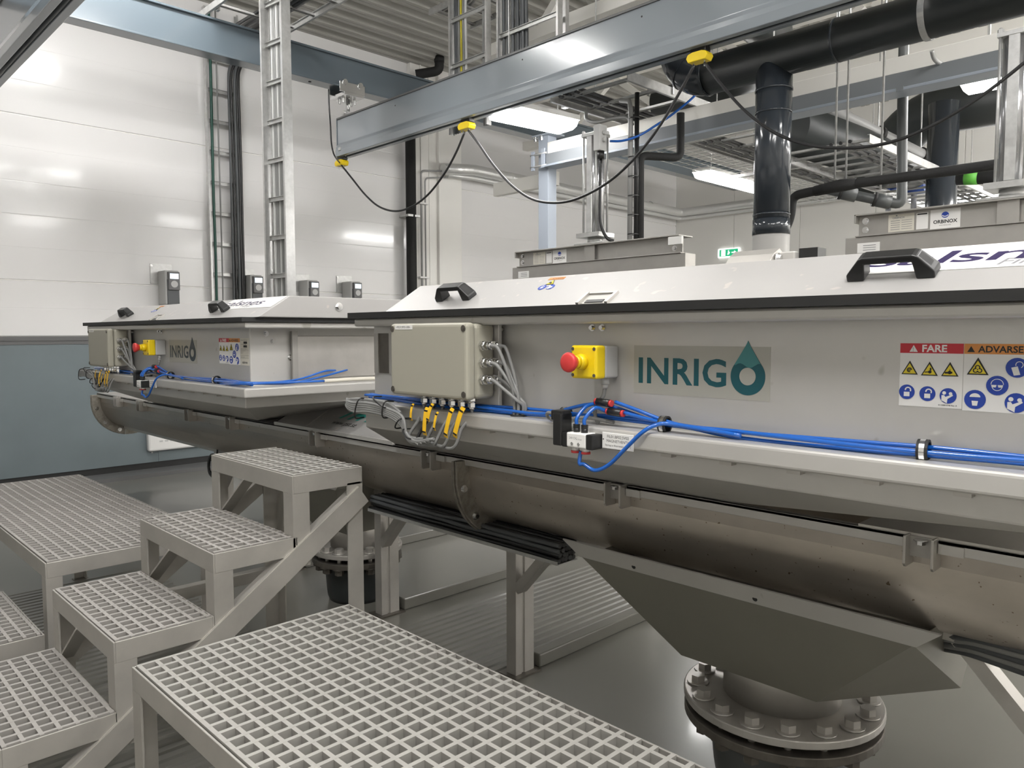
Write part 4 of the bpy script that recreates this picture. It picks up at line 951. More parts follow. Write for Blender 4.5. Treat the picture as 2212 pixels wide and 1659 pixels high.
# suspension trolley between runway and bridge
tr = thing('crane_trolley', 'shiny steel suspension trolley hanging the bridge from the runway', 'trolley', (-6.0, YBR, 3.30))
for s in (-1, 1):
    MB().box(-6.055+s*0.085-0.006, -6.055+s*0.085+0.006, YBR-0.13, YBR+0.13, 3.455, 3.545).build('side_plate', M_CHROME, tr, bevel=0.003)
    for dy in (-0.08, 0.08): MB().cyl((-6.055+s*0.025, YBR+dy, 3.540), (-6.055+s*0.105, YBR+dy, 3.540), 0.024, 16).build('wheel', M_CHROME, tr)
    for dy in (-0.06, 0.06): MB().bolt((-6.055+s*0.03, YBR+dy, 3.43), (0, 0, -1), 0.011, 0.04).build('bolt', M_GALV, tr)
MB().box(-6.17, -5.94, YBR-0.10, YBR+0.10, 3.425, 3.455).build('cross_plate', M_CHROME, tr, bevel=0.003)
MB().cyl((-6.055, YBR, 3.43), (-6.055, YBR, 3.30), 0.012, 12).cyl((-6.025, YBR, 3.42), (-6.025, YBR, 3.31), 0.007, 10).build('tie_rod', M_CHROME, tr)
MB().box(-6.10, -6.0, YBR-0.03, YBR+0.03, 3.272, 3.305).cyl((-6.05, YBR-0.05, 3.30), (-6.05, YBR+0.05, 3.30), 0.018, 12).build('bridge_clamp', M_GALV, tr)
bridge(1.175, -6.3, 0.5, 2.985, 3.335, 'grey crane bridge beam cutting the top left corner', -6.0)
t2 = thing('crane_trolley', 'suspension trolley hanging the top left bridge from the runway', 'trolley', (-6.0, 1.175, 3.34))
MB().box(-6.15, -5.96, 1.085, 1.265, 3.43, 3.455).cyl((-6.055, 1.175, 3.43), (-6.055, 1.175, 3.345), 0.012, 12).build('cross_plate', M_GALV, t2)
# festoon: yellow cable trolleys and the hanging black cable
for (px, py), lab in (((737, 357), 'leftmost yellow cable trolley at the end of the bridge beam'), ((1007, 280), 'middle yellow cable trolley under the bridge beam'), ((1510, 132), 'yellow cable trolley on the bridge beam beside the dark duct elbow')):
    p = P(px, py, 'y', YBR-0.01); p.z = 2.885
    g = thing('cable_trolley', lab, 'trolley', p, 'yellow festoon trolleys')
    MB().box(p.x-0.05, p.x+0.05, YBR-0.025, YBR+0.03, 2.90, 2.935).build('carriage', M_BLACK, g, bevel=0.006)
    pr = [(p.x+a, 2.895+b) for a, b in ((-0.055, -0.045), (0.055, -0.045), (0.068, -0.02), (0.058, 0.0), (0.03, 0.008), (-0.03, 0.008), (-0.058, 0.0), (-0.068, -0.02))]
    MB().prism(pr, 'y', YBR-0.04, YBR+0.03).build('saddle', M_YEL, g, bevel=0.004)
    for dx in (-0.035, 0.035): MB().cyl((p.x+dx, YBR-0.01, 2.858), (p.x+dx, YBR-0.01, 2.82), 0.004, 6).build('pin', M_GALV, g)
YF_ = YBR-0.03
fest = [([(710, 193), (711, 230), (714, 275), (716, 310), (722, 335), (734, 352)], 'thin black cable from the runway beam to the first yellow trolley', 0.009, True),
        ([(737, 356), (760, 385), (790, 422), (820, 447), (855, 456), (890, 446), (925, 420), (960, 375), (985, 330), (1004, 285)], 'black festoon cable sagging between the first two yellow trolleys', 0.011, False),
        ([(1012, 282), (1035, 312), (1065, 355), (1105, 400), (1150, 430), (1200, 438), (1250, 428), (1310, 396), (1365, 348), (1420, 280), (1465, 205), (1500, 140)], 'black festoon cable sagging in front of the blue grey column', 0.012, False),
        ([(1522, 135), (1560, 185), (1610, 240), (1670, 285), (1740, 312), (1810, 320), (1880, 316), (1950, 299), (2030, 263), (2110, 214), (2180, 162), (2290, 70)], 'black festoon cable sagging in front of the large vertical duct', 0.011, False)]
for pts, lab, r_, first in fest:
    q = [P(a, b, 'y', YF_) for a, b in pts]
    if first: q = [P(710, 193, 'x', -6.02)]+[P(a, b, 'x', -6.02+0.05*i) for i, (a, b) in enumerate(pts[1:-1])]+[q[-1]]
    single(MB().tube(catmull(q, 6), r_*0.75, 8), 'festoon_cable', M_CABLEB, lab, 'cable', 'festoon cables of the crane')

# ================================================================ CABLE LADDERS
def ladder(name, a, b, width, side, label, cat='cable ladder', step=0.30, rail_h=0.05, group=None, nrm=None, rails=M_GALV, off=0.15):
    """cable ladder from a to b; side = unit vector across; rungs sit between the rails"""
    a, b, side = Vector(a), Vector(b), Vector(side).normalized(); d = (b-a).normalized(); n = side.cross(d)
    t = thing(name, label, cat, (a+b)/2 if abs(d.z) < 0.5 else (a if a.z < b.z else b), group)
    for s in (-0.5, 0.5):
        c = side*(s*width); m = MB()
        m.obox((a+b)/2+c, side*0.002, n*rail_h/2, (b-a)/2)
        for k in (-1, 1): m.obox((a+b)/2+c-side*(0.008*(1 if s > 0 else -1))+n*k*rail_h/2, side*0.009, n*0.0015, (b-a)/2)
        m.build('side_rail', rails, t)
    L = (b-a).length; u = off
    while u < L:
        p = a+d*u; m = MB()
        m.obox(p-n*rail_h*0.25, side*(width/2-0.002), n*0.002, d*0.016)
        for k in (-1, 1): m.obox(p-n*rail_h*0.25+d*0.016*k+n*0.006, side*(width/2-0.002), n*0.008, d*0.0015)
        m.build('rung', M_GALV, t); u += step
    return t
# on the wall
ladder('cable_ladder', (XW+0.07, 3.39, 1.2), (XW+0.07, 3.39, 4.5), 0.34, (0, 1, 0), 'galvanised cable ladder with black cables on the white wall', step=0.30, off=0.12)
def run(x, y, z0, z1, r, m_, lab, grp, top=None, wob=0.003):
    pts = [(x+rnd.uniform(-wob, wob), y+rnd.uniform(-wob, wob), z0+(z1-z0)*q/6) for q in range(7)]
    if top: pts += top
    return single(MB().tube(catmull(pts, 4), r, 8), 'wall_cable', m_, lab, 'cable', grp)
gw = 'black cables on the wall ladder'
for i, (y, r, m_) in enumerate(((3.535, 0.016, M_CABLEB), (3.505, 0.016, M_CABLED), (3.475, 0.013, M_CABLEB), (3.55, 0.012, M_CABLEB), (3.445, 0.012, M_CABLED))):
    run(XW+0.095+0.01*(i % 2), y, 0.9, 3.85, r, m_, 'thick dark cable on the right side of the wall ladder', gw, [(XW+0.10, y+0.03, 4.0), (XW+0.12, y+0.10, 4.15)])
run(XW+0.095, 3.265, 0.9, 4.5, 0.014, M_DGREEN, 'single dark green cable on the left side of the wall ladder', None)
run(XW+0.095, 3.33, 0.9, 4.5, 0.008, M_CABLEG, 'single thin grey cable left of the middle of the wall ladder', None)
# free standing ladder column
ladder('cable_ladder', (-5.33, 2.80, 0.0), (-5.33, 2.80, 4.5), 0.27, (0.99, 0.12, 0), 'tall galvanised cable ladder standing in front of the runway beam', step=0.285, rail_h=0.075, off=0.05)
lc = V(-5.33, 2.80, 0); ls = V(0.99, 0.12, 0).normalized()
for i in range(9):
    p = lc+ls*(-0.09+0.0215*i)+V(0, 0.03, 0)
    pts = [(p.x+rnd.uniform(-0.002, 0.002), p.y+rnd.uniform(-0.002, 0.002), 0.2+4.1*q/6) for q in range(7)]
    single(MB().tube(catmull(pts, 3), 0.0095, 7), 'grey_cable', M_CABLEG if i % 3 else M_LGREY, 'grey cable strapped inside the tall standing cable ladder', 'cable', 'cables inside the tall ladder')
# under the roof at the upper left
ladder('cable_ladder', (-6.25, 2.93, 3.84), (1.5, 2.93, 3.84), 0.66, (0, 1, 0), 'wide cable ladder under the roof above the runway beam', step=0.33, off=0.03)
for i in range(6):
    pts = [(-6.2+q*1.1, 3.10-0.035*i+rnd.uniform(-0.01, 0.01), 3.858) for q in range(8)]
    single(MB().tube(catmull(pts, 3), 0.014, 7), 'power_cable', M_CABLEB if i % 3 else M_CABLEG, 'dark cable lying on the upper left roof ladder', 'cable', 'cables on the upper left roof ladder')
for x in (-5.9, -3.9): MB().box(x-0.02, x+0.02, 2.62, 2.64, 3.80, ZC).build('slotted_hanger', M_GALV, [o for o in bpy.data.objects if o.get('label') == 'wide cable ladder under the roof above the runway beam'][0])
# two vertical ladders behind the bridge
la = ladder('cable_ladder', (-4.79, 4.22, 2.98), (-4.79, 4.22, 4.5), 0.46, (1, 0, 0), 'vertical cable ladder with a yellow cable behind the bridge beam', step=0.37, off=0.19)
lb = ladder('cable_ladder', (-4.12, 4.22, 2.98), (-4.12, 4.22, 4.5), 0.64, (1, 0, 0), 'wide vertical cable ladder with thick dark cables behind the bridge beam', step=0.40, off=0.25)
for i, (x, m_, r) in enumerate(((-4.99, M_CABLED, 0.012), (-4.965, M_CABLED, 0.012), (-4.94, M_CABLEG, 0.010), (-4.915, M_YGREEN, 0.010), (-4.885, M_CABLEG, 0.012), (-4.86, M_LGREY, 0.011), (-4.64, M_CABLEG, 0.011), (-4.615, M_CABLED, 0.012), (-4.59, M_CABLEG, 0.011))):
    pts = [(x+rnd.uniform(-0.006, 0.006), 4.245, 2.99+1.5*q/5) for q in range(6)]
    lab = 'yellow earth cable hanging on the narrow vertical ladder' if m_ is M_YGREEN else 'grey cable on the narrow vertical ladder behind the bridge'
    single(MB().tube(catmull(pts, 3), r, 7), 'riser_cable', m_, lab, 'cable', None if m_ is M_YGREEN else 'cables on the narrow vertical ladder')
for i in range(10):
    x = -4.41+0.026*i
    pts = [(x+rnd.uniform(-0.004, 0.004), 4.245+0.012*(i % 2), 2.99+1.5*q/5) for q in range(6)]
    single(MB().tube(catmull(pts, 3), 0.014, 7), 'riser_cable', M_CABLED if i > 3 else (M_CABLEG if i % 2 else M_CABLED), 'thick dark cable on the wide vertical ladder behind the bridge', 'cable', 'cables on the wide vertical ladder')
MB().box(-3.86, -3.82, 4.30, 4.34, 2.98, 4.5).build('slotted_post', M_GALV, lb)
# flat roof ladder at the top centre
lt = ladder('cable_ladder', (-5.6, 4.7, 4.22), (-5.0, 4.7, 4.22), 0.5, (0, 1, 0), 'short cable tray at the top edge left of the narrow vertical ladder', step=0.25, off=0.06)
for i in range(4):
    pts = [(-5.55, 4.55+0.05*i, 4.245), (-5.2, 4.52+0.04*i, 4.25), (-5.03+0.02*i, 4.38, 4.22), (-4.99+0.025*i, 4.26, 4.0)]
    single(MB().tube(catmull(pts, 4), 0.011, 7), 'riser_cable', M_CABLEG, 'grey cable bending from the top tray onto the vertical ladder', 'cable', 'cables bending at the top tray')
# long ladder along Y over the white beam
ll = ladder('cable_ladder', (-3.36, 4.0, 2.955), (-3.36, 9.6, 2.955), 0.66, (-1, 0, 0), 'wide cable ladder running away over the white beam beside the ceiling lamp', step=0.31, off=0.1, rail_h=0.06)
for i in range(6):
    x = -3.64+0.032*i
    pts = [(x+rnd.uniform(-0.012, 0.012), 4.05+q*0.7, 2.968+0.012*(i % 2)) for q in range(8)]
    single(MB().tube(catmull(pts, 3), 0.012, 6), 'power_cable', M_CABLEB if i % 3 else M_CABLED, 'black cable lying on the wide ladder beside the lamp', 'cable', 'cables on the wide ladder beside the lamp')
for y in (4.5, 6.2, 8.0):
    for x in (-3.70, -3.02): MB().cyl((x, y, 2.94), (x, y, ZC), 0.006, 6).build('threaded_rod', M_GALV, ll)
# thin wire mesh tray beside it
wt = thing('wire_tray', 'thin wire mesh cable tray left of the wide ladder', 'cable tray', (-4.05, 7.2, 2.95))
wm = MB()
for i in range(7): 
    x = -4.27+0.1*i; wm.tube([(x, 5.2, 2.95), (x, 9.6, 2.95)], 0.003, 5)
for i in range(40): wm.tube([(-4.27, 5.22+0.11*i, 2.953), (-3.67, 5.22+0.11*i, 2.953)], 0.003, 5)
wm.build('wire_mesh', M_GALV, wt)
for i in range(3):
    MB().box(-4.3, -3.0, 5.6+1.6*i, 5.64+1.6*i, 2.905, 2.935).build('support_channel', M_GALV, wt)
# second wide ladder to the right, farther and lower
lr = ladder('cable_ladder', (-2.62, 5.9, 2.75), (-2.62, 9.8, 2.75), 0.74, (-1, 0, 0), 'lower cable ladder right of the large vertical duct', step=0.26, off=0.08, rail_h=0.06)
for i in range(3):
    pts = [(-2.55+0.07*i+rnd.uniform(-0.01, 0.01), 5.95+q*0.75, 2.765) for q in range(6)]
    single(MB().tube(catmull(pts, 3), 0.014, 6), 'power_cable', M_CABLEB, 'black cable on the lower ladder right of the large duct', 'cable', 'cables on the lower right ladder')

# loom of cables dropping from the ladder to the left valve
pl = thing('cable_loom', 'dark vertical cable loom with grey conduit beside the left valve cylinder', 'cable', (-3.22, 4.32, 1.95))
xl = P(1368, 400, 'y', 4.32).x
MB().tube([(xl-0.012, 4.30, 1.93), (xl-0.012, 4.30, 2.84), (xl-0.03, 4.31, 2.90), (xl-0.12, 4.33, 2.93)], 0.017, 10).build('grey_conduit', M_PVCL, pl)
MB().tube([(xl+0.022, 4.325, 1.93), (xl+0.022, 4.325, 2.95)], 0.016, 10).build('black_cables', M_CABLEB, pl)
for i in range(7): MB().ring((xl+0.005, 4.315, 2.0+0.13*i), (0, 0, 1), 0.040, 0.034, 0.006, 12).build('strap', M_BLACK, pl)
c_ = P(1215, 265, 'y', 4.5); single(MB().tube(catmull([P(1266, 243, 'y', 4.35), P(1268, 258, 'y', 4.35), P(1290, 264, 'y', 4.35), P(1325, 256, 'y', 4.34), P(1355, 254, 'y', 4.32), P(1366, 270, 'y', 4.32)], 5), 0.014, 8), 'grey_cable', M_CABLEG, 'grey cable bundle curving under the wide ladder to the loom', 'cable')

# ================================================================ COLUMN AND BEAMS
YCOL = 4.80
cm_ = thing('steel_column', 'pale blue grey steel column with bolted bracket in front of the white wall', 'column', (-4.45, YCOL, 0))
xc0, xc1 = P(1163, 400, 'y', YCOL).x, P(1184, 400, 'y', YCOL).x
zct = P(1165, 296, 'y', YCOL).z
MB().box(xc0, xc1, YCOL, YCOL+0.105, 0, zct).build('shaft', M_COLUMN, cm_, bevel=0.004)
MB().box(xc0-0.05, xc1+0.06, YCOL-0.03, YCOL+0.14, zct, zct+0.012).build('head_plate', M_COLUMN, cm_, bevel=0.002)
for x in (xc0-0.02, xc0+0.05): MB().bolt((x, YCOL-0.015, zct), (0, 0, -1), 0.014, 0.03).build('head_bolt', M_CHROME, cm_)
zb = P(1175, 347, 'y', YCOL).z
MB().box(xc0-0.04, xc0-0.005, YCOL-0.05, YCOL-0.035, zb-0.08, zb+0.08).box(xc0+0.075, xc0+0.115, YCOL-0.05, YCOL-0.035, zb-0.07, zb+0.09).build('clamp_plate', M_COLUMN, cm_, bevel=0.002)
for dz in (-0.05, 0.05): MB().cyl((xc0-0.05, YCOL-0.042, zb+dz), (xc0+0.13, YCOL-0.042, zb+dz), 0.009, 10).build('clamp_rod', M_GALV, cm_)
b1 = MB().box(xc1+0.0, 3.2, YCOL-0.01, YCOL+0.19, 2.825, 2.92)
single(b1, 'white_beam', M_CREAM, 'long white steel beam crossing behind the large vertical duct', 'beam', bevel=0.004)
b2 = thing('grey_beam', 'long grey steel beam fixed below the white beam', 'beam', (-0.5, YCOL, 2.71))
MB().box(xc1+0.0, 3.2, YCOL-0.03, YCOL-0.005, 2.730, 2.822).box(xc1, 3.2, YCOL-0.005, YCOL+0.10, 2.806, 2.822).build('web', M_GREYBEAM, b2, bevel=0.003)
MB().box(xc1+0.0, 3.2, YCOL-0.05, YCOL+0.10, 2.712, 2.730).build('bottom_flange', M_COLUMN, b2, bevel=0.003)
for x in (-1.65, 0.3): MB().box(x-0.02, x+0.02, YCOL-0.052, YCOL-0.046, 2.708, 2.734).build('clip', M_GREYBEAM, b2)
for i in range(6):
    x = -2.5+i*0.42; single(MB().cyl((x, YCOL+0.09, 2.92), (x, YCOL+0.09, ZC), 0.006, 6), 'threaded_rod', M_GALV, 'thin threaded rod rising from the white beam to the roof', 'rod', 'threaded rods over the white beam')
single(MB().box(P(1070, 348, 'y', 5.06).x, xc0-0.02, 5.03, 5.09, 2.62, 2.74), 'white_rail', M_CREAM, 'short white steel rail behind the blue grey column at the left', 'beam', bevel=0.004)

# ================================================================ DUCTS AND PIPES
YD = 4.30; RD = 0.103
xd = (P(1613, 508, 'y', YD-RD*0.7).x+P(1694, 508, 'y', YD-RD*0.7).x)/2
vd = thing('vertical_duct', 'large glossy dark grey vertical duct joining the overhead duct', 'duct', (xd, YD, 1.60))
MB().cyl((xd, YD, 1.905), (xd, YD, 2.92), RD, 40).build('pipe', M_DUCT, vd)
for z, r in ((2.73, 0.004), (2.60, 0.003), (2.01, 0.004), (1.955, 0.003)): MB().cyl((xd, YD, z), (xd, YD, z+0.012), RD+r, 40).build('joint_ring', M_DUCT, vd)
MB().cyl((xd, YD, 1.90), (xd, YD, 1.99), RD+0.005, 40, RD+0.003).build('sleeve', M_DUCT, vd)
MB().cyl((xd, YD, 0.0), (xd, YD, 1.905), RD+0.002, 40).build('steel_spigot', M_STEEL, vd)
hd = thing('overhead_duct', 'large dark duct running along overhead to the upper right', 'duct', (-0.5, YD, 2.82))
zd = 2.925
MB().cyl((-2.62, YD, zd), (2.6, YD, zd), RD+0.012, 40).build('pipe', M_DUCT2, hd)
path = [V(-2.62, YD, zd)]+[V(-2.62-0.24*math.sin(a), YD, zd+0.24*(1-math.cos(a))) for a in [math.pi/2*i/10 for i in range(1, 11)]]+[V(-2.86, YD, 3.45)]
MB().tube(path, RD+0.014, 36).build('elbow', M_DUCT, hd)
for a in (0.05, 0.72, 1.5):
    p = V(-2.62-0.24*math.sin(a), YD, zd+0.24*(1-math.cos(a))); MB().ring(p, (-math.cos(a), 0, math.sin(a)), RD+0.020, RD+0.008, 0.014, 36).build('elbow_rim', M_DUCT, hd)
MB().tube(round_path([V(-2.86, YD, 3.45), V(-2.86, YD, 3.62), V(-2.86, 5.6, 3.62), V(-3.5, 6.6, 3.62), V(-4.6, 6.6, 3.62)], 0.3), RD+0.06, 28).build('rising_pipe', M_DUCT2, hd)
for x in (-1.83,): MB().cyl((x, YD, zd), (x+0.014, YD, zd), RD+0.0145, 40).build('joint_ring', M_DUCT, hd)
sr = thing('duct_strap', 'silver steel strap hanging the overhead duct from the roof', 'strap', (-1.36, YD, 2.8))
MB().ring((-1.37, YD, zd), (1, 0, 0), RD+0.019, RD+0.0125, 0.030, 40).build('strap', M_GALV, sr)
MB().cyl((-1.37, YD, zd+RD+0.018), (-1.37, YD, ZC), 0.006, 6).build('rod', M_GALV, sr)
single(MB().tube(catmull([P(2013, 110, 'y', 4.7), P(2017, 125, 'y', 4.73), P(2025, 134, 'y', 4.76), (P(2034, 138, 'y', 4.785))], 5), 0.012, 8), 'steel_band', M_GALV, 'thin steel band on the white beam right of the duct strap', 'strap')
def pipe(pts, r, m_, name, label, cat='pipe', rr=0.06, group=None, n=14):
    return single(MB().tube(round_path(pts, rr), r, n), name, m_, label, cat, group)
# black insulated pipes
pipe([P(1383, 512, 'y', 4.36)-V(0, 0, 0.4), P(1383, 336, 'y', 4.36)+V(0, 0, 0.0), P(1470, 341, 'y', 4.62), P(1470, 305, 'y', 4.62)+V(0, 0, 0.0), P(1470, 270, 'y', 4.62)+V(0, 0.0, 0.08)], 0.027, M_FOAM, 'insulated_pipe', 'black insulated pipe with two bends right of the loom', rr=0.05)
YP = 4.50
bp = thing('insulated_pipe', 'long black insulated pipe below the rods at right, bending down to a valve', 'pipe', (-1.6, YP, 1.9))
MB().tube(round_path([P(2260, 341, 'y', YP), P(1815, 401, 'y', YP), P(1712, 423, 'y', YP), P(1708, 470, 'y', YP), P(1693, 503, 'y', YP)], 0.05), 0.027, 14).build('pipe', M_FOAM, bp)
MB().tube([P(1760, 413, 'y', YP), P(1815, 401, 'y', YP), P(1850, 396, 'y', YP)], [0.030, 0.036, 0.030], 14).build('wrap', M_FOAM, bp)
MB().tube([P(1693, 503, 'y', YP), P(1686, 518, 'y', YP), P(1689, 532, 'y', YP), P(1684, 560, 'y', YP), P(1684, 620, 'y', YP)], [0.022, 0.015, 0.020, 0.014, 0.014], 10).build('ball_valve', M_CHROME, bp)
MB().bar(P(1684, 515, 'y', YP-0.03), P(1698, 488, 'y', YP-0.03), 0.008, 0.018, (0, 1, 0)).build('valve_lever', M_BLACK, bp)
for px in (1803, 1827, 1902):
    b_ = P(px, 388 if px < 1850 else 410, 'y', YP)
    single(MB().cyl(b_, (b_.x, YP, ZC), 0.0065, 8), 'hanger_rod', M_GALV, 'thin steel rod hanging the black insulated pipe from the roof', 'rod', 'steel rods hanging the black pipe')
# grey pvc drain pipe with sockets
gp = thing('drain_pipe', 'dark grey plastic pipe with black rings running to a vertical riser', 'pipe', (-1.6, 5.0, 2.0))
q0, q1, q2 = P(1780, 408, 'y', 4.75), P(1948, 443, 'y', 5.0), P(1950, 185, 'y', 5.0)
MB().tube(round_path([q0, q1, q2, q2+V(0, 0, 0.6)], 0.05), 0.030, 16).build('pipe', M_PVC, gp)
for s_ in (0.22, 0.66):
    p = q0.lerp(q1, s_); d = (q1-q0).normalized(); MB().cyl(p, p+d*0.09, 0.041, 18).build('socket', M_PVC, gp); MB().cyl(p-d*0.012, p+d*0.004, 0.044, 18).build('black_ring', M_RUBBER, gp)
# far ducts at the right
fd = thing('far_duct', 'dark ventilation duct with diagonal branch beyond the grey beam', 'duct', (-2.5, 7.6, 2.6))
a, b = P(1700, 275, 'y', 6.0), P(1895, 378, 'x', -2.35)
MB().tube([a, V(a.x+0.2, 8.3, a.z-0.02)], 0.20, 28).build('straight_duct', M_DUCT2, fd)
p0, p1, p2 = P(1905, 345, 'y', 8.4), P(1990, 245, 'y', 8.4), P(2300, 190, 'y', 8.4)
MB().tube(round_path([p0-V(0.25, 0, 0.25), p0, p1, p2], 0.3), 0.23, 28).build('diagonal_duct', M_DUCT2, fd)
q = P(2037, 300, 'y', 7.6); MB().cyl((q.x, 7.6, 1.2), (q.x, 7.6, 3.35), 0.125, 28).build('drop_duct', M_DUCT, fd)
MB().cyl((q.x, 7.6, 2.05), (q.x, 7.6, 2.25), 0.132, 28).build('sleeve', M_DUCT, fd)
lp = thing('grey_pipe', 'light grey plastic pipe sloping down at right in front of the far duct', 'pipe', (-2.2, 7.2, 2.7))
a, b = P(1790, 235, 'y', 6.6), P(2012, 345, 'y', 8.2)
MB().tube([a, b], 0.055, 16).build('pipe', M_PVCL, lp)
for s_ in (0.45, 0.88):
    p = a.lerp(b, s_); d = (b-a).normalized(); MB().cyl(p, p+d*0.04, 0.07, 16).build('black_ring', M_RUBBER, lp)
    MB().cyl(p, (p.x, p.y, ZC), 0.008, 6).build('hanger_rod', M_GALV, lp)
pipe([P(2068, 385, 'y', 7.0), P(2185, 380, 'y', 7.0), P(2300, 372, 'y', 7.0)], 0.055, M_FOAM, 'insulated_pipe', 'black insulated pipe at right with a green tape band', rr=0.02)
p = P(2085, 384, 'y', 7.0); q = P(2114, 383, 'y', 7.0); single(MB().cyl(p, q, 0.058, 16), 'tape_band', M_GTAPE, 'bright green tape band around the black pipe at right', 'tape')
for (px, py), lab in (((1975, 400), 'right'), ((1920, 415), 'left')):
    p = P(px, py, 'y', 9.0); t = thing('pump_motor', lab+' blue painted motor seen behind the black insulated pipe', 'motor', p)
    MB().cyl(p-V(0.14, 0, 0), p+V(0.12, 0, 0), 0.10, 18).build('motor', M_BLUEP, t); MB().box(p.x-0.05, p.x+0.05, 8.86, 8.92, p.z-0.05, p.z+0.08).build('terminal_box', M_BLUEP, t)
    MB().cyl(p, (p.x, p.y, 0), 0.03, 10).build('stand', M_GALV, t)
# silver pipes on the left and back wall
sp = thing('silver_pipe', 'foil wrapped silver pipe along the left and back walls', 'pipe', (-7.3, 9.0, 3.38))
z_ = 3.395
MB().tube(round_path([V(-7.42, 6.1, 3.34), V(-7.40, 6.55, z_), V(-7.40, YB-0.2, z_-0.03), V(3.0, YB-0.2, z_-0.03)], 0.12), 0.068, 14).build('main_pipe', M_FOIL, sp)
MB().tube(round_path([V(-7.46, 6.2, z_-0.11), V(-7.46, 6.6, z_-0.085), V(-7.46, YB-0.14, z_-0.12), V(3.0, YB-0.14, z_-0.12)], 0.12), 0.032, 12).build('lower_pipe', M_FOIL, sp)
for y in (7.4, 8.0, 9.2, 10.4): MB().ring((-7.40, y, z_-0.005), (0, 1, 0), 0.062, 0.052, 0.02, 16).build('clip', M_GALV, sp)
MB().tube([V(-7.42, 9.25, z_-0.012), V(-7.42, 9.45, z_-0.014)], 0.061, 12).build('green_band', M_DGREEN, sp)
dp = thing('drain_pipe', 'black vertical pipe beside the boxed column on the left wall', 'pipe', (-7.5, 5.66, 0))
q = P(888, 450, 'x', -7.5); MB().cyl((-7.5, q.y, 0), (-7.5, q.y, 4.1), 0.062, 20).build('pipe', M_FOAM, dp)
MB().box(-7.62, -7.44, q.y-0.09, q.y+0.09, 2.72, 2.745).build('wall_clip', M_GALV, dp)
cp_ = thing('copper_pipes', 'thin pale pipes beside the black vertical pipe', 'pipe', (-7.5, 5.85, 0))
MB().tube(round_path([V(-7.53, 5.84, 0), V(-7.53, 5.84, 3.3), V(-7.45, 6.15, 3.33)], 0.05), 0.012, 10).build('pipe', M_PVCL, cp_)
MB().tube(round_path([V(-7.53, 5.90, 0), V(-7.53, 5.90, 3.22), V(-7.45, 6.2, 3.26)], 0.05), 0.010, 10).build('pipe', M_PVCL, cp_)
for z in (2.0, 2.9): MB().box(-7.62, -7.51, 5.80, 5.94, z, z+0.02).build('clip', M_WHITE, cp_)
bd = thing('roof_drain', 'black insulated roof drain elbow under the roof sheet', 'pipe', (-7.0, 6.2, 3.9))
a, b, c = P(949, 112, 'x', -7.25), P(949, 153, 'x', -7.25), P(905, 160, 'x', -7.4)
MB().tube(round_path([V(a.x, b.y, ZC), b, c, c+(c-b)*0.15], 0.14), 0.055, 18).build('pipe', M_FOAM, bd)
MB().cyl((a.x, b.y, b.z+0.10), (a.x, b.y, b.z+0.16), 0.061, 18).build('collar', M_FOAM, bd)

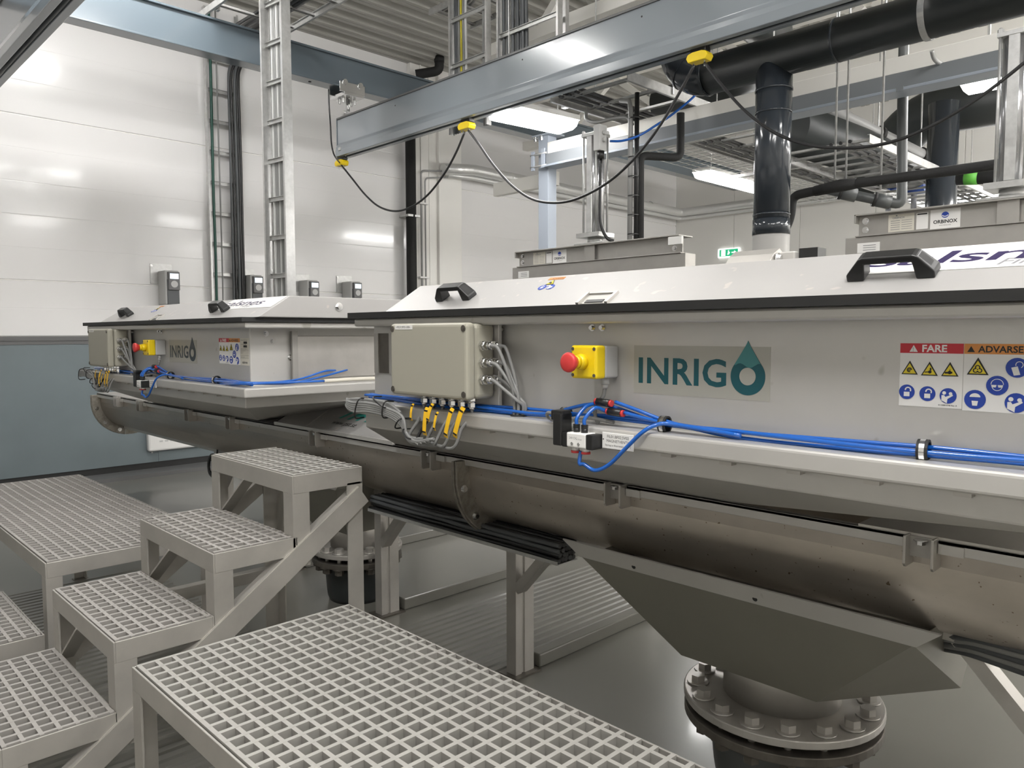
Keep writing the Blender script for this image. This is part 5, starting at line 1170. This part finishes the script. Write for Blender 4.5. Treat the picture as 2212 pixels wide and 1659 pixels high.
# ================================================================ KNIFE GATE VALVES behind the near machine
YV = 4.20
def gate_valve(label, ox, cyl_dx, right_cap, zoff=0.0):
    """ox = left end of the lower plate"""
    t = thing('gate_valve', label, 'valve', (ox+0.7, YV, 0), 'knife gate valves with vertical cylinders')
    z0 = 1.83
    MB().box(ox, ox+1.56, YV, YV+0.12, 1.0, z0).build('lower_plate', M_VALVE, t, bevel=0.003)
    MB().box(ox+0.065, ox+1.53, YV+0.012, YV+0.024, z0+0.004, z0+0.108).box(ox+0.055, ox+1.53, YV-0.03, YV+0.13, z0+0.108, z0+0.116).box(ox+0.055, ox+1.53, YV-0.01, YV+0.13, z0+0.0, z0+0.006).box(ox+0.055, ox+0.065, YV-0.03, YV+0.13, z0+0.07, z0+0.116).build('top_channel', M_VALVE, t, bevel=0.0015)
    MB().box(ox+0.30, ox+1.30, YV+0.02, YV+0.11, 0, 1.0).build('inlet_body', M_STEEL2, t)
    for x in (ox+0.10, ox+1.47):
        for z in (z0+0.035, z0+0.082): MB().bolt((x, YV+0.012, z), (0, -1, 0), 0.012, 0.008).build('channel_bolt', M_CHROME, t)
    MB().cyl((ox+0.05, YV, z0-0.10), (ox+0.05, YV-0.004, z0-0.10), 0.014, 12).build('plate_bolt', M_CHROME, t)
    xc = ox+cyl_dx
    for s in (-1, 1): MB().prism([(xc-0.045+s*0.001, z0+0.0), (xc+0.045, z0+0.0), (xc+0.045, z0+0.11), (xc-0.045, z0+0.11)], 'y', YV-0.012, YV-0.004).build('yoke_plate', M_VALVE, t) if s < 0 else None
    MB().box(xc-0.13, xc+0.13, YV-0.03, YV+0.13, z0+0.116, z0+0.128).build('yoke_cap', M_GALV, t, bevel=0.002)
    MB().cyl((xc, YV+0.05, z0+0.128), (xc, YV+0.05, z0+0.165), 0.055, 24).box(xc-0.10, xc+0.10, YV-0.04, YV+0.14, z0+0.165, z0+0.195).build('cylinder_base', M_GALV, t)
    zt = z0+0.86
    cy = MB().cyl((xc, YV+0.05, z0+0.195), (xc, YV+0.05, zt), 0.062, 32).build('cylinder', M_CYL, t)
    MB().box(xc-0.022, xc+0.022, YV-0.022, YV-0.005, z0+0.2, zt).build('cylinder_rib', M_GALV, cy)
    MB().box(xc-0.07, xc+0.07, YV-0.025, YV+0.125, zt, zt+0.022).build('cylinder_head', M_GALV, t, bevel=0.002)
    for sx in (-0.058, 0.058):
        for sy in (-0.01, 0.11): 
            MB().cyl((xc+sx, YV+sy, z0+0.17), (xc+sx, YV+sy, zt+0.045), 0.0075, 8).tube([(xc+sx, YV+sy, zt+0.022), (xc+sx, YV+sy, zt+0.038)], 0.014, 6).build('tie_rod', M_GALV, t)
    # labels
    f = Flat((ox+0.215, YV+0.011, z0+0.012), (1, 0, 0), (0, 0, 1)); sx = 0.125 if cyl_dx < 0.9 else 0.16
    n = f.rect(0, 0, sx, 0.088).build('data_plate', M_CREAML, t)
    f.text('ORBINOX', 0.02, 0.066, 0.013, 0.001, bold=0.02)
    for q in range(5): f.line(0.012, 0.012+q*0.011, sx*0.45, 0.012+q*0.011, 0.0025, 0.001).line(sx*0.52, 0.012+q*0.011, sx*0.92, 0.012+q*0.011, 0.002, 0.001)
    f.disc(0.04, 0.082, 0.004, 0.001); f.build('plate_print', M_INKG, n)
    f = Flat((ox+0.225+sx, YV+0.011, z0+0.014), (1, 0, 0), (0, 0, 1)); n = f.rect(0, 0, 0.055, 0.082).build('paper_label', M_WHITE, t)
    f.rect(0.004, 0.072, 0.05, 0.078, 0.001).build('label_print', M_INK, n)
    f = Flat((ox+0.290+sx, YV+0.011, z0+0.008), (1, 0, 0), (0, 0, 1)); n = f.rect(0, 0, 0.135, 0.094).build('maker_label', M_WHITE, t)
    f.text('ORBINOX', 0.0675, 0.026, 0.0235, 0.001, bold=0.03, align='CENTER').text('www.orbinox.com', 0.0675, 0.014, 0.007, 0.001, align='CENTER').build('lettering', M_INK, n)
    f.disc(0.0675, 0.066, 0.0165, 0.001, ry=0.015).build('blue_emblem', M_LBLUE, n)
    f.arc(0.0675, 0.074, 0.016, 215, 325, 0.004, 0.0018).build('emblem_band', M_WHITE, n)
    f = Flat((ox+0.065, YV-0.0008, z0-0.085), (1, 0, 0), (0, 0, 1)); n = f.rect(0, 0, 0.115, 0.052).build('tag_plate', M_WHITE, t)
    for q in range(3): f.line(0.03, 0.014+q*0.012, 0.095, 0.014+q*0.012, 0.003, 0.001)
    f.build('tag_print', M_INKG, n)
    return t, xc, zt
xl0 = P(1107, 590, 'y', YV).x
g1, xc1_, zt1 = gate_valve('steel gate valve with tall cylinder in front of the blue grey column', xl0, 0.785, True)
xr0 = P(1826, 520, 'y', YV).x
g2, xc2_, zt2 = gate_valve('steel gate valve with tall cylinder at the right edge', xr0, 0.755, True)
# valve one: limit box, cable, white end pad and cut channel at right
lbx = thing('position_switch', 'grey position switch box on top of the left valve cylinder', 'switch box', (xc1_+0.09, YV-0.02, zt1-0.12))
MB().box(xc1_+0.070, xc1_+0.125, YV-0.06, YV+0.02, zt1-0.12, zt1+0.055).build('case', M_LGREY, lbx, bevel=0.004)
MB().cyl((xc1_+0.105, YV-0.02, zt1-0.12), (xc1_+0.105, YV-0.02, zt1-0.175), 0.024, 14).build('connector', M_BLACK, lbx)
for z in (-0.02, 0.03): MB().cyl((xc1_+0.125, YV-0.02, zt1+z-0.03), (xc1_+0.145, YV-0.02, zt1+z-0.03), 0.014, 10).build('gland', M_LGREY, lbx)
single(MB().tube(catmull([(xc1_+0.105, YV-0.02, zt1-0.17), (xc1_+0.10, YV-0.02, zt1-0.4), (xc1_+0.105, YV-0.02, zt1-0.60), (xc1_+0.15, YV-0.01, 1.98), (xc1_+0.19, YV+0.02, 1.955)], 6), 0.011, 8), 'black_cable', M_CABLEB, 'black cable hanging beside the left valve cylinder', 'cable')
single(MB().tube(catmull([P(1318, 305, 'y', 4.22), P(1345, 304, 'y', 4.24), P(1380, 293, 'y', 4.3), P(1415, 272, 'y', 4.35), P(1455, 245, 'y', 4.4), P(1502, 205, 'y', 4.5), P(1508, 180, 'y', 4.5)], 6), 0.008, 8), 'blue_cable', M_HOSE, 'thin blue air line rising from the left valve switch towards the duct', 'hose')
single(MB().box(P(1447, 515, 'y', YV-0.03).x, P(1476, 515, 'y', YV-0.03).x, YV-0.05, YV-0.035, P(1460, 528, 'y', YV-0.04).z, P(1460, 511, 'y', YV-0.04).z), 'white_pad', M_WHITE, 'white plastic pad at the right end of the left gate valve', 'pad')
# small bracket hood on the lid ridge below the vertical duct
p = P(1575, 562, 'y', 1.52); q = P(1672, 548, 'y', 1.52)
hb = thing('lid_bracket', 'grey steel bracket on the ridge of the near lid below the vertical duct', 'bracket', ((p.x+q.x)/2, 1.53, 1.4745))
MB().prism([(1.505, 1.4745), (1.54, 1.4745), (1.565, 1.490), (1.545, 1.503), (1.520, 1.490)], 'x', p.x, q.x).build('bracket_bar', M_STEEL2, hb, bevel=0.001)
MB().box(q.x-0.006, q.x+0.035, 1.54, 1.60, 1.4745, 1.494).build('hinge_block', M_STEEL, hb, bevel=0.003)
MB().bolt((q.x+0.002, 1.53, 1.482), (1, 0, -0.2), 0.007, 0.008).build('hinge_bolt', M_CHROME, hb)
MB().box(q.x+0.035, q.x+0.075, 1.56, 1.60, 1.4745, 1.500).build('hinge_foot', M_BLACK, hb)

# ================================================================ ON THE WALLS
def drive(y, z, label, k=1.0, screen=True):
    t = thing('motor_drive', label, 'motor drive', (XW+0.05, y, z-0.16), 'motor drives on the left wall')
    MB().box(XW+0.0, XW+0.012, y-0.13, y+0.07, z-0.02, z+0.17).build('mounting_plate', M_GALV, t)
    MB().box(XW+0.012, XW+0.20, y-0.065, y+0.065, z-0.22, z+0.10).build('case', M_LGREY, t, bevel=0.01)
    MB().box(XW+0.19, XW+0.215, y-0.05, y+0.058, z-0.235, z+0.015).build('front_cover', M_CABLED, t, bevel=0.004)
    kp = MB().box(XW+0.195, XW+0.235, y-0.045, y+0.058, z-0.085, z+0.085).build('keypad', M_TRIM, t, bevel=0.004)
    MB().box(XW+0.235, XW+0.237, y-0.032, y+0.045, z+0.02, z+0.068).build('display', M_SCREEN, kp)
    MB().cyl((XW+0.235, y+0.006, z-0.03), (XW+0.238, y+0.006, z-0.03), 0.032, 16).build('buttons', M_LGREY, kp)
    MB().box(XW+0.0, XW+0.10, y-0.05, y+0.05, z-0.9, z-0.22).build('cable_cover', M_LGREY, t)
    MB().bolt((XW+0.012, y-0.12, z+0.15), (1, 0, 0), 0.008, 0.006).build('plate_bolt', M_CHROME, t)
for (px, py), lab in (((374, 607), 'grey motor drive with lit display left of the wall ladder'), ((556, 615), 'grey motor drive hidden behind the tall standing cable ladder'), ((678, 625), 'grey motor drive with lit display right of the tall cable ladder'), ((771, 627), 'grey motor drive with lit display, rightmost on the left wall')):
    p = P(px, py, 'x', XW+0.22); drive(p.y, p.z, lab)
ht = thing('wall_heater', 'white wall heater with a row of slots low on the grey wainscot', 'heater', (XW+0.04, 3.05, 0.2))
MB().box(XW+0.004, XW+0.075, 2.58, 3.55, 0.205, 0.50).build('case', M_WHITE, ht, bevel=0.02, seg=3)
sm = MB()
for i in range(16): sm.box(XW+0.074, XW+0.0765, 2.68+i*0.05, 2.71+i*0.05, 0.29, 0.305)
sm.build('slot_row', M_LGREY, ht)
p = P(1551, 558, 'y', YB-0.03); q = P(1598, 534, 'y', YB-0.03)
ex = thing('exit_sign', 'green and white lit emergency exit sign on the back wall', 'sign', ((p.x+q.x)/2, YB-0.03, p.z))
MB().box(p.x, q.x, YB-0.05, YB-0.004, p.z, q.z).build('case', M_SIGNW, ex, bevel=0.015)
f = Flat((p.x, YB-0.052, p.z), (1, 0, 0), (0, 0, 1)); W_, H_ = q.x-p.x, q.z-p.z
f.rect(W_*0.10, H_*0.14, W_*0.95, H_*0.86).build('green_field', M_GREEN, ex)
f.rect(W_*0.18, H_*0.18, W_*0.38, H_*0.82, 0.001); f.disc(W_*0.52, H_*0.68, H_*0.08, 0.001).poly([(W_*0.46, H_*0.28), (W_*0.54, H_*0.30), (W_*0.60, H_*0.55), (W_*0.50, H_*0.60)], 0.001)
f.rect(W_*0.66, H_*0.44, W_*0.80, H_*0.56, 0.001).poly([(W_*0.78, H_*0.3), (W_*0.90, H_*0.5), (W_*0.78, H_*0.7)], 0.001).build('white_symbol', M_SIGNW, ex)
